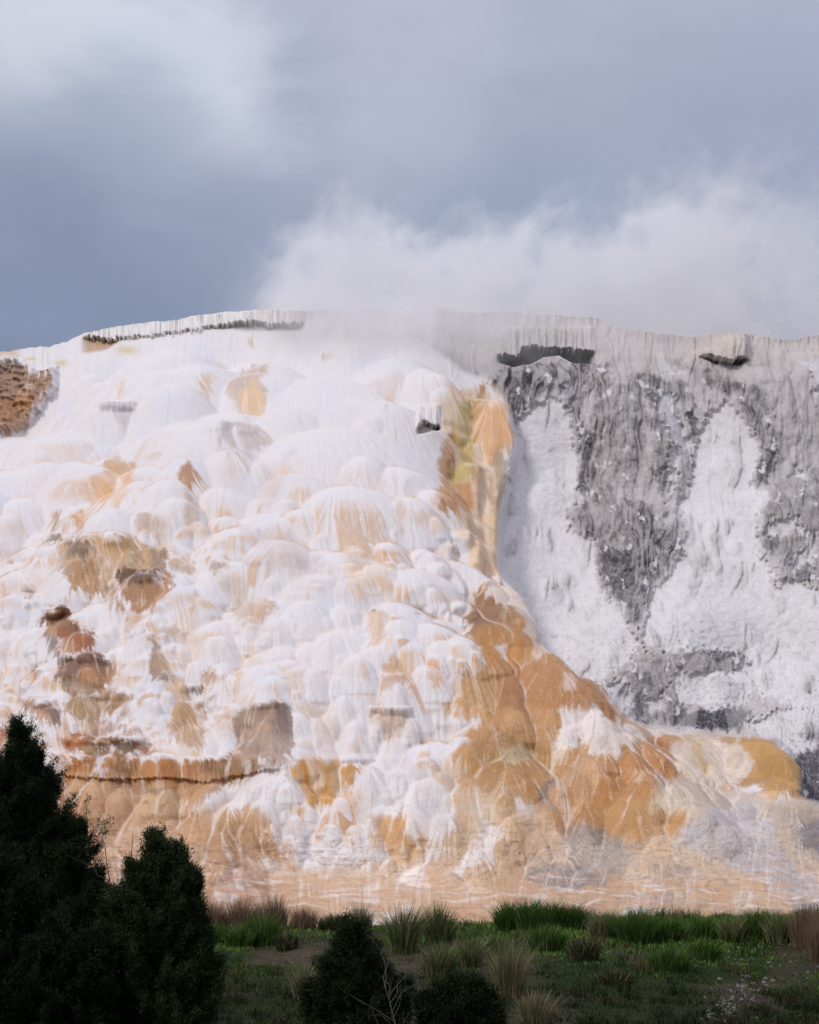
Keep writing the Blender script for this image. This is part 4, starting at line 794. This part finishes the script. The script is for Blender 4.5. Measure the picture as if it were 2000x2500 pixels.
for a in [
 (520, 2268, 62, 90, 'rust', 'thin rust-brown dry grass right beside the juniper, leftmost at the meadow edge'),
 (590, 2268, 72, 90, 'rust', 'second rust-brown dry clump from the juniper, at the meadow edge'),
 (665, 2266, 74, 90, 'rust', 'rust-brown dry grass behind the round green tussock left of centre'),
 (740, 2266, 52, 80, 'rust', 'rightmost and lowest of the rust-brown dry clumps at the meadow edge'),
 (530, 2300, 52, 90, 'green', 'low green tussock touching the right side of the twin-topped juniper'),
 (585, 2312, 60, 80, 'green', 'dull green tussock between the juniper and the round bright tussock'),
 (640, 2306, 84, 100, 'green', 'round bright green tussock in front of the rust-brown grass'),
 (700, 2318, 46, 60, 'dull', 'small dark tussock at the left end of the bare earth'),
 (745, 2440, 78, 60, 'dry', 'pale dry tussock just left of the small central conifer'),
 (815, 2272, 44, 90, 'dull', 'low dark green grass at the meadow edge left of the conifer tip'),
 (880, 2275, 62, 60, 'dry', 'straw stalks standing right beside the conifer tip'),
 (985, 2326, 118, 74, 'mixed', 'tallest straw and green tussock in the middle of the meadow'),
 (1070, 2302, 96, 76, 'mixed', 'straw and green tussock with wispy seed heads right of the tallest one'),
 (1072, 2384, 82, 86, 'mixed', 'green and straw tussock below the two wispy ones, right of bare earth'),
 (1145, 2362, 74, 80, 'mixed', 'dark tussock with drooping straw blades between two greener ones'),
 (1212, 2336, 60, 60, 'green', 'small green tussock under the left end of the tall green row'),
 (1245, 2432, 122, 78, 'dry', 'tall pale dry tussock on bare earth in the lower meadow'),
 (1240, 2266, 78, 74, 'green', 'leftmost clump of the tall bright green row at the meadow edge'),
 (1295, 2264, 84, 80, 'green', 'second clump of the tall bright green row at the meadow edge'),
 (1350, 2262, 80, 76, 'green', 'third clump of the tall bright green row at the meadow edge'),
 (1400, 2266, 72, 66, 'green', 'rightmost clump of the tall bright green row, before the gap'),
 (1335, 2320, 70, 104, 'green', 'wide bright green tussock below the tall green row'),
 (1425, 2345, 60, 84, 'dull', 'dull green tussock with a straw stalk below the wide bright one'),
 (1480, 2290, 66, 96, 'mixed', 'greyish green tussock with arching straw blades right of the gap'),
 (1555, 2300, 88, 100, 'green', 'dark green tussock with a spiky crest at mid right'),
 (1640, 2296, 62, 90, 'green', 'low even green clump right of the spiky dark green tussock'),
 (1712, 2292, 60, 90, 'green', 'bright green clump in the middle of the right-hand edge row'),
 (1635, 2368, 66, 110, 'green', 'broad green tussock standing lower on the slope at mid right'),
 (1720, 2350, 66, 90, 'green', 'green tussock below the bright clump of the right-hand row'),
 (1785, 2300, 64, 60, 'mixed', 'narrow tussock with reddish stalks in the right-hand edge row'),
 (1850, 2292, 82, 100, 'green', 'tall yellowish green tussock near the right end of the meadow'),
 (1905, 2300, 72, 80, 'mixed', 'tussock with drooping straw blades right of the yellowish green one'),
 (1965, 2310, 92, 80, 'rust', 'reddish brown stalks at the far right end of the meadow'),
 (2010, 2345, 100, 90, 'rust', 'dark reddish clump cut by the right edge of the picture'),
 (1310, 2494, 66, 90, 'dry', 'dry straw tussock at the bottom, left of the dark turf'),
 (1500, 2400, 34, 110, 'dull', 'low dark green clump in the middle of the lower turf')]:
    tussock(*a)

# ---- stones
STN = 'pale stones lying on the meadow'
def stone(u, v, wpx, label, flat=.6):
    import bmesh
    x, y, z = at_ground(u, v); s = y/F*wpx*.5; rr = random.Random(int(u+v)); bm = bmesh.new()
    bmesh.ops.create_icosphere(bm, subdivisions=3, radius=1)
    o1, o2 = rr.uniform(0, 50), rr.uniform(0, 50)
    planes = [(np.array([rr.gauss(0, 1) for _ in range(3)]), rr.uniform(.55, .85)) for _ in range(9)]
    for ve in bm.verts:
        c = np.array(ve.co)
        for nrm, d in planes:
            nrm = nrm/np.linalg.norm(nrm); t = c@nrm
            if t > d: c = c-(t-d)*nrm*.9
        c = c*(1+.08*float(perlin(np.array(c[0]*3+o1), np.array(c[1]*3+c[2]*2+o2))))
        ve.co = (c[0]*s, c[1]*s*.8, c[2]*s*flat)
    me = bpy.data.meshes.new('stone'); bm.to_mesh(me); bm.free(); me.materials.append(M_stone)
    o = bpy.data.objects.new('stone', me); COL.objects.link(o); o.location = (x, y, z+s*flat*.35); o.rotation_euler = (rr.uniform(-.2, .2), rr.uniform(-.2, .2), rr.uniform(0, 6))
    tag(o, label, 'stone', STN)
for a in [(1344, 2284, 14, 'left one of two flat pale stones under the tall green grass row'), (1374, 2287, 14, 'right one of two flat pale stones under the tall green grass row'),
          (1826, 2388, 20, 'flat whitish stone, left of the pair at lower right'), (1948-80, 2392, 17, 'upright bright stone, right of the pair at lower right'), (1780, 2474, 18, 'pale stone at the lower end of the rubble trail'),
          (1765, 2440, 13, 'small stone half way down the rubble trail'), (1818, 2430, 15, 'grey stone at the top of the rubble trail'), (1795, 2455, 12, 'smallest stone in the middle of the rubble trail'), (1736, 2488, 22, 'broad dark-sided stone at the foot of the rubble trail'),
          (1878, 2352, 15, 'whitish stone under the yellowish green tussock at right'), (1932, 2350, 13, 'small whitish stone near the reddish stalks'), (1950, 2484, 16, 'pale stone at the bottom right corner')]:
    stone(*a)
def rubble():
    rs = np.random.RandomState(9); Vs = []; Fs = []; k = 0
    for _ in range(170):
        if rs.rand() < .7: t = rs.rand(); u = 1840-110*t+rs.randn()*22; v = 2400+90*t+rs.randn()*9
        else: u = 1700+rs.rand()*300; v = 2340+rs.rand()*150
        x, y, z = at_ground(u, v); s = .008+.026*rs.rand()**2
        c = np.array([[-1, -1, 0], [1, -1, 0], [1, 1, 0], [-1, 1, 0], [-.6, -.6, 1], [.7, -.5, .8], [.5, .6, .9], [-.6, .5, .7]])*s*(1+rs.randn(8, 3)*.25)+[x, y, z-.004]
        Vs.append(c); Fs += [[k+i for i in f] for f in ((0, 1, 5, 4), (1, 2, 6, 5), (2, 3, 7, 6), (3, 0, 4, 7), (4, 5, 6, 7))]; k += 8
    o = np_mesh('gravel', np.concatenate(Vs), Fs, M_stone, smooth=False); tag(o, 'trail of small pale rubble among the turf at lower right', 'gravel', kind='stuff')
rubble()

# ---------------------------------------------------------------- junipers
def tube(pts, rad, ns=6):
    """tapering tube through points; returns verts, quads"""
    pts = np.array(pts, float); n = len(pts); V = []
    for i in range(n):
        d = pts[min(i+1, n-1)]-pts[max(i-1, 0)]; d = d/(np.linalg.norm(d)+1e-9)
        a = np.cross(d, [0.3, 1, .2]); a /= np.linalg.norm(a)+1e-9; b = np.cross(d, a)
        for k in range(ns):
            t = 2*np.pi*k/ns; V.append(pts[i]+(a*np.cos(t)+b*np.sin(t))*rad[i])
    Q = [[i*ns+k, i*ns+(k+1) % ns, (i+1)*ns+(k+1) % ns, (i+1)*ns+k] for i in range(n-1) for k in range(ns)]
    return np.array(V), np.array(Q)
def join(parts):
    Vs, Qs, k = [], [], 0
    for V, Q in parts: Vs.append(V); Qs.append(Q+k); k += len(V)
    return np.concatenate(Vs), np.concatenate(Qs)
def juniper(u0, D, spires, label, seed, tone=1.0, dens=1.0, name='juniper_tree', leaf=1.0):
    """spires: (photo column, photo row of the tip, half width in photo px at its foot, foot row, lean px)"""
    rs = np.random.RandomState(seed); s = D/F; x0 = ray(u0, 2300, D)[0]; zg = float(ground_z(x0, D))
    root = bpy.data.objects.new(name, None); COL.objects.link(root); root.location = (x0, D, zg); root.empty_display_size = .3
    tag(root, label, 'juniper' if name == 'juniper_tree' else 'conifer')
    wood = []; P = []; DIR = []; SH = []
    extra = []
    for _ in range(int(len(spires)*3)):
        (u, vt, hw, vf, lean) = spires[rs.randint(len(spires))]; q_ = rs.uniform(-.95, .95); vv_ = vt+(min(vf, 2460)-vt)*abs(q_)*rs.uniform(.7, 1.0)-rs.uniform(0, 30)
        extra.append((u+q_*hw, max(vv_, vt+18), rs.uniform(9, 20), vv_+rs.uniform(90, 170), 0))
    spires = list(spires)+extra
    for (u, vt, hw, vf, lean) in spires:
        tip = np.array(ray(u, vt, D))-np.array([x0, D, zg]); R0 = hw*s; zf = ray(u, vf, D)[2]-zg
        base = np.array([0, 0, 0.]); dy = rs.randn()*.25*R0
        foot = np.array([tip[0]*.55+rs.randn()*.03, dy, max(.05, min(zf, tip[2]*.5)*.4)])
        tip[1] += dy
        pts = [base, foot, foot*.45+tip*.55+[rs.randn()*.03, 0, 0], tip]
        wood.append(tube(pts, [.05+.035*R0, .045+.02*R0, .02, .004]))
        Ht = tip[2]-zf
        nb = int(26*dens*(.5+R0))+16
        for i in range(nb):
            t = rs.rand()**1.15                      # 0 foot, 1 tip
            zc = zf+Ht*t
            ax = foot+(tip-foot)*np.clip((zc-foot[2])/(tip[2]-foot[2]+1e-6), 0, 1)
            az = rs.rand()*2*np.pi
            prof = (1-t)**.95*(1-.25*sstep(.12, 0., t))
            lump = float(perlin(np.array(az*1.1+u*.1), np.array(t*5.+vt*.1)))
            Lb = R0*prof*np.clip(.62+.6*lump+.6*rs.rand(), .3, 1.5)*(1.3 if rs.rand() < .1 else 1)+.03
            rise = .8+.8*rs.rand()
            d = np.array([np.cos(az), np.sin(az), 0])
            e = ax+d*Lb+np.array([0, 0, Lb*rise*.75]); st_ = ax-np.array([0, 0, Lb*.25])
            if i % 3 == 0: wood.append(tube([st_, (st_+e)*.5-[0, 0, .03*Lb], e], [.012, .008, .003], 4))
            m = int((26+110*Lb)*dens)+8
            f = rs.rand(m)**.75; c = st_[None]+(e-st_)[None]*f[:, None]+rs.randn(m, 3)*((.014+.17*Lb*(1.0-f)**.8))[:, None]*[1, 1, .9]
            fe = rs.rand(20)[:, None]; ex = d*.5+np.array([0, 0, .9])+rs.randn(3)*.25; ex = ex/np.linalg.norm(ex)*(.10+.32*Lb)
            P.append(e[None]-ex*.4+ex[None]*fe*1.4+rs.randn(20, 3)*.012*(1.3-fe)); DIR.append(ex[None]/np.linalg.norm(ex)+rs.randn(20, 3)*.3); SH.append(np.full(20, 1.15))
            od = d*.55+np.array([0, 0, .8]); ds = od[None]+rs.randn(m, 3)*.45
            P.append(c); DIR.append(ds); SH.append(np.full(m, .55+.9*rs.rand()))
        # feathery leader at the very top
        m = 26; f = rs.rand(m); c = tip[None]-np.array([0, 0, 1.])*(f[:, None]*.32)+rs.randn(m, 3)*[.022, .022, .01]*(.4+f[:, None]*1.4)
        P.append(c); DIR.append(np.array([0, 0, 1.])+rs.randn(m, 3)*.35); SH.append(np.full(m, 1.))
    P = np.concatenate(P); DIR = np.concatenate(DIR); SH = np.concatenate(SH)
    k = 13; n = len(P)*k
    P = np.repeat(P, k, 0)+rs.randn(n, 3)*.026*leaf; DIR = np.repeat(DIR, k, 0)+rs.randn(n, 3)*.45; SH = np.repeat(SH, k)
    DIR /= np.linalg.norm(DIR, axis=1)[:, None]
    Ln = (.015+.030*rs.rand(n))*leaf; side = np.cross(DIR, rs.randn(n, 3)); side /= np.linalg.norm(side, axis=1)[:, None]+1e-9
    wv = side*(Ln*.13)[:, None]; t = DIR*Ln[:, None]
    V = np.stack([P, P+t*.45+wv, P+t, P+t*.45-wv], 1).reshape(-1, 3); Q = np.arange(n*4).reshape(-1, 4)
    keep = V.reshape(-1, 4, 3)[:, 0, 2] > .0; Q = np.arange(keep.sum()*4).reshape(-1, 4); V = V.reshape(-1, 4, 3)[keep].reshape(-1, 3)
    o = np_mesh('crown', V, Q, M_needle, root, smooth=False)
    base = np.array([.020, .034, .012])*tone
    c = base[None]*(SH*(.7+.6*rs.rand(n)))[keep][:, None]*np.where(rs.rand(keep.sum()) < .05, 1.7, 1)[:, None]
    attr_col(o, 'tint', np.repeat(c, 4, 0))
    V, Q = join(wood); np_mesh('trunk', V, Q, M_bark, root)
    return root
juniper(60, 24.5, [(54, 1766, 60, 2000, 0), (60, 1830, 120, 2150, 0), (105, 1890, 120, 2250, 0), (185, 2010, 70, 2300, 0), (20, 1860, 100, 2250, 0), (140, 2060, 110, 2400, 0), (60, 2100, 190, 2560, 0), (232, 2120, 34, 2330, 0), (215, 2190, 50, 2420, 0), (-60, 1950, 110, 2400, 0)],
        'tall dark juniper at the left edge, its tip above the brown shelf', 1, .8, 1.35)
juniper(-10, 21.5, [(0, 2075, 90, 2400, 0), (60, 2150, 120, 2560, 0), (150, 2240, 100, 2600, 0), (-80, 2150, 120, 2560, 0), (210, 2330, 70, 2600, 0), (245, 2270, 60, 2560, 0), (270, 2340, 60, 2600, 0), (30, 2200, 110, 2600, 0), (110, 2290, 120, 2620, 0)],
        'darkest low juniper filling the bottom left corner in front of the tall one', 2, .55, 1.35)
juniper(400, 22.0, [(383, 2046, 45, 2260, 0), (427, 2075, 42, 2280, 0), (340, 2120, 60, 2330, 0), (290, 2180, 60, 2400, 0), (380, 2120, 110, 2480, 0), (458, 2120, 22, 2250, 0), (474, 2150, 24, 2290, 0), (430, 2200, 90, 2560, 0), (500, 2250, 40, 2500, 0), (300, 2280, 90, 2600, 0), (440, 2330, 110, 2640, 0)],
        'twin-topped green juniper right of the tall dark one', 3, 1.15, 1.2)
juniper(860, 20.0, [(862, 2262, 34, 2400, 0), (850, 2310, 60, 2480, 0), (900, 2330, 60, 2560, 0), (800, 2360, 60, 2600, 0), (930, 2390, 60, 2620, 0), (985, 2410, 40, 2640, 0), (850, 2400, 90, 2700, 0)],
        'small pointed dark conifer rising in the centre foreground', 4, .8, 1.3, name='young_conifer')
juniper(1130, 19.0, [(1120, 2398, 50, 2600, 0), (1160, 2412, 40, 2620, 0), (1185, 2450, 30, 2640, 0), (1080, 2430, 50, 2640, 0)],
        'low dark conifer bush at the bottom, right of the pointed one', 5, .7, 1.3, name='young_conifer')

# bare sticks and a dead shrub
def bare(points, D, r0, name, label, cat, twigs=0, seed=0, group=None):
    rs = np.random.RandomState(seed); W_ = [np.array(ray(u, v, D)) for u, v in points]; x, z = W_[0][0], W_[0][2]
    g = float(ground_z(x, D)); o_ = np.array([x, D, g]); pts = [np.array([0, 0, 0.])]+[w-o_ for w in W_]
    n = len(pts); parts = [tube(pts, np.linspace(r0, r0*.25, n), 6)]
    for _ in range(twigs):
        i = rs.randint(1, n); p = pts[i-1]+(pts[i]-pts[i-1])*rs.rand(); d = np.array([rs.randn()*.8, rs.randn()*.5, .9+rs.rand()*.5]); d /= np.linalg.norm(d); L = .1+.28*rs.rand()
        q1 = p+d*L*.5+rs.randn(3)*.02; q2 = p+d*L+rs.randn(3)*.05; parts.append(tube([p, q1, q2], [r0*.4, r0*.3, r0*.14], 5))
        for _ in range(3):
            e = q1+(q2-q1)*rs.rand(); parts.append(tube([e, e+(d+rs.randn(3)*.6)*L*.35], [r0*.2, r0*.1], 4))
    V, Q = join(parts); o = np_mesh(name, V, Q, M_deadwood, loc=tuple(o_)); tag(o, label, cat, group); return o
bare([(270, 2185), (268, 2150), (262, 2115), (256, 2070)], 23, .013, 'bare_sapling', 'bent grey dead stem between the two junipers', 'dead stem', 2, 1, 'dead stems by the junipers')
bare([(312, 2190), (316, 2140), (320, 2100), (325, 2036)], 23, .013, 'bare_sapling', 'tallest straight grey dead stem behind the twin-topped juniper', 'dead stem', 3, 2, 'dead stems by the junipers')
bare([(291, 2195), (291, 2170), (290, 2145)], 23.2, .008, 'bare_sapling', 'shortest dead stem, between the bent and the straight one', 'dead stem', 0, 3, 'dead stems by the junipers')
bare([(965, 2500), (958, 2470), (950, 2440), (938, 2405)], 18.6, .009, 'dead_shrub', 'pale leafless twigs standing before the pointed conifer', 'dead shrub', 16, 4)

# ---- unseen slope added behind the viewpoint to shade the near meadow
def shade_slope():
    rs = np.random.RandomState(2); xs = np.linspace(-70, 70, 60); ys = np.linspace(-90, -9, 40); X, Y = np.meshgrid(xs, ys)
    Z = -1.8+sstep(-9, -60, Y)*34+fbm(X*.08, Y*.08, 4)*5*sstep(-10, -20, Y)
    gi = np.arange(X.size).reshape(X.shape); q = np.stack([gi[:-1, :-1], gi[:-1, 1:], gi[1:, 1:], gi[1:, :-1]], -1).reshape(-1, 4)
    m = plain_mat(bpy.data.materials.new('shade_slope_surface'), (.035, .045, .02), 1.2, .5); o = np_mesh('added_shade_slope', np.stack([X, Y, Z], -1).reshape(-1, 3), q, m); tag(o, kind='structure')
shade_slope()

# ================================================================ STEAM
def steam_mat(name, build, color=(.995, .995, 1.0), aniso=.0):
    m = bpy.data.materials.new(name); m.use_nodes = True; t = m.node_tree
    t.nodes.remove(t.nodes['Principled BSDF']); v = nn(t, 'ShaderNodeVolumePrincipled'); v.inputs['Color'].default_value = (*color, 1); v.inputs['Anisotropy'].default_value = aniso
    t.links.new(v.outputs[0], t.nodes['Material Output'].inputs['Volume'])
    g = nn(t, 'ShaderNodeNewGeometry'); t.links.new(build(t, g.outputs['Position']), v.inputs['Density']); return m
def curve_n(t, x, pts):
    n = nn(t, 'ShaderNodeFloatCurve'); c = n.mapping.curves[0]; n.mapping.use_clip = False
    while len(c.points) < len(pts): c.points.new(.5, .5)
    for p, (a, b) in zip(c.points, pts): p.location = (a, b); p.handle_type = 'AUTO'
    n.mapping.update(); t.links.new(x, n.inputs['Value']); return n.outputs[0]
def box(name, lo, hi, mat, label):
    V = [(x, y, z) for x in (lo[0], hi[0]) for y in (lo[1], hi[1]) for z in (lo[2], hi[2])]
    Q = [(0, 1, 3, 2), (4, 6, 7, 5), (0, 4, 5, 1), (2, 3, 7, 6), (0, 2, 6, 4), (1, 5, 7, 3)]
    o = np_mesh(name, V, Q, mat, smooth=False); tag(o, label, 'steam', kind='stuff'); return o
PX0, PX1 = -24., 34.
def plume(t, pos):
    w = nn(t, 'ShaderNodeTexNoise'); w.inputs['Scale'].default_value = .2; w.inputs['Detail'].default_value = 3; t.links.new(pos, w.inputs['Vector'])
    wv = nn(t, 'ShaderNodeVectorMath', operation='SUBTRACT'); t.links.new(w.outputs['Color'], wv.inputs[0]); wv.inputs[1].default_value = (.5, .5, .5)
    ws = nn(t, 'ShaderNodeVectorMath', operation='SCALE'); t.links.new(wv.outputs[0], ws.inputs[0]); ws.inputs[3].default_value = 6.
    wp = nn(t, 'ShaderNodeVectorMath', operation='ADD'); t.links.new(pos, wp.inputs[0]); t.links.new(ws.outputs[0], wp.inputs[1])
    n = noise_n(t, wp.outputs[0], .42, 5, .6)
    sp = nn(t, 'ShaderNodeSeparateXYZ'); t.links.new(pos, sp.inputs[0]); X, Y, Z = sp.outputs
    xn = math_n(t, 'DIVIDE', math_n(t, 'SUBTRACT', X, PX0), PX1-PX0)
    f = lambda px, py: ((ray(px, py, 103)[0]-PX0)/(PX1-PX0), (ray(px, py, 103)[2]-15)/20)
    Hc = curve_n(t, xn, [(0, .2)]+[f(*p) for p in [(440, 800), (560, 730), (650, 650), (760, 575), (870, 520), (1000, 560), (1120, 590), (1240, 560), (1340, 510), (1450, 540), (1550, 480), (1640, 455), (1780, 430), (1950, 450), (2200, 430)]]+[(1, .8)])
    Hm = math_n(t, 'MULTIPLY_ADD', Hc, 20, 15)
    e = math_n(t, 'SUBTRACT', math_n(t, 'ADD', Hm, math_n(t, 'MULTIPLY', math_n(t, 'SUBTRACT', n, .5), 13.)), Z)
    top_ = maprange(t, e, 0, 3.8)
    body = maprange(t, n, .40, .60, .06, 1.2)
    g = lambda px: (ray(px, 800, 103)[0]-PX0)/(PX1-PX0)
    amt = curve_n(t, xn, [(0, 0), (g(440), .0), (g(600), .12), (g(690), .7), (g(800), 1.), (g(1200), 1.), (g(1400), .62), (g(1600), .72), (g(1800), .5), (g(1980), .25), (1, .25)])
    yw = math_n(t, 'MULTIPLY', maprange(t, Y, 94, 101), maprange(t, Y, 114, 109))
    d = math_n(t, 'MULTIPLY', math_n(t, 'MULTIPLY', top_, body), math_n(t, 'MULTIPLY', amt, yw))
    return math_n(t, 'MULTIPLY', d, .62)
box('steam', (PX0, 88, 15), (PX1, 114, 36), steam_mat('steam_plume', plume), 'white steam cloud rising behind the rim of the hill')
VEIL = [(960, 800, 340, 90, 5, .24), (1120, 850, 200, 80, 4, .15), (830, 1010, 260, 170, 4.5, .07), (560, 1150, 330, 170, 4.5, .045), (200, 1160, 260, 130, 4.5, .045), (640, 1400, 260, 160, 4, .03), (700, 1830, 200, 60, 3, .06), (1450, 860, 260, 90, 4, .01), (1340, 800, 210, 60, 4, .10)]
def veil(t, pos):
    n = noise_n(t, pos, .45, 4, .6, .6); n = maprange(t, n, .32, .68, .1, 1.5)
    tot = None
    for (u, v, ru, rv, rd, amp) in VEIL:
        c_, r_ = ci(u), None; r_ = ri(c_, v); Dd = float(Yf[r_, c_]); c = ray(u, v, Dd-.5)
        s = Dd/F; mp = nn(t, 'ShaderNodeVectorMath', operation='SUBTRACT'); t.links.new(pos, mp.inputs[0]); mp.inputs[1].default_value = c
        dv = nn(t, 'ShaderNodeVectorMath', operation='DIVIDE'); t.links.new(mp.outputs[0], dv.inputs[0]); dv.inputs[1].default_value = (ru*s*1.25, rd*1.6, rv*s*1.35)
        ln = nn(t, 'ShaderNodeVectorMath', operation='LENGTH'); t.links.new(dv.outputs[0], ln.inputs[0])
        d = math_n(t, 'MULTIPLY', maprange(t, ln.outputs['Value'], 1, .1), amp)
        tot = d if tot is None else math_n(t, 'ADD', tot, d)
    return math_n(t, 'MULTIPLY', tot, n)
box('steam', (-26, 60, -1), (20, 101, 27.5), steam_mat('steam_veil', veil), 'thin steam drifting over the white upper face')
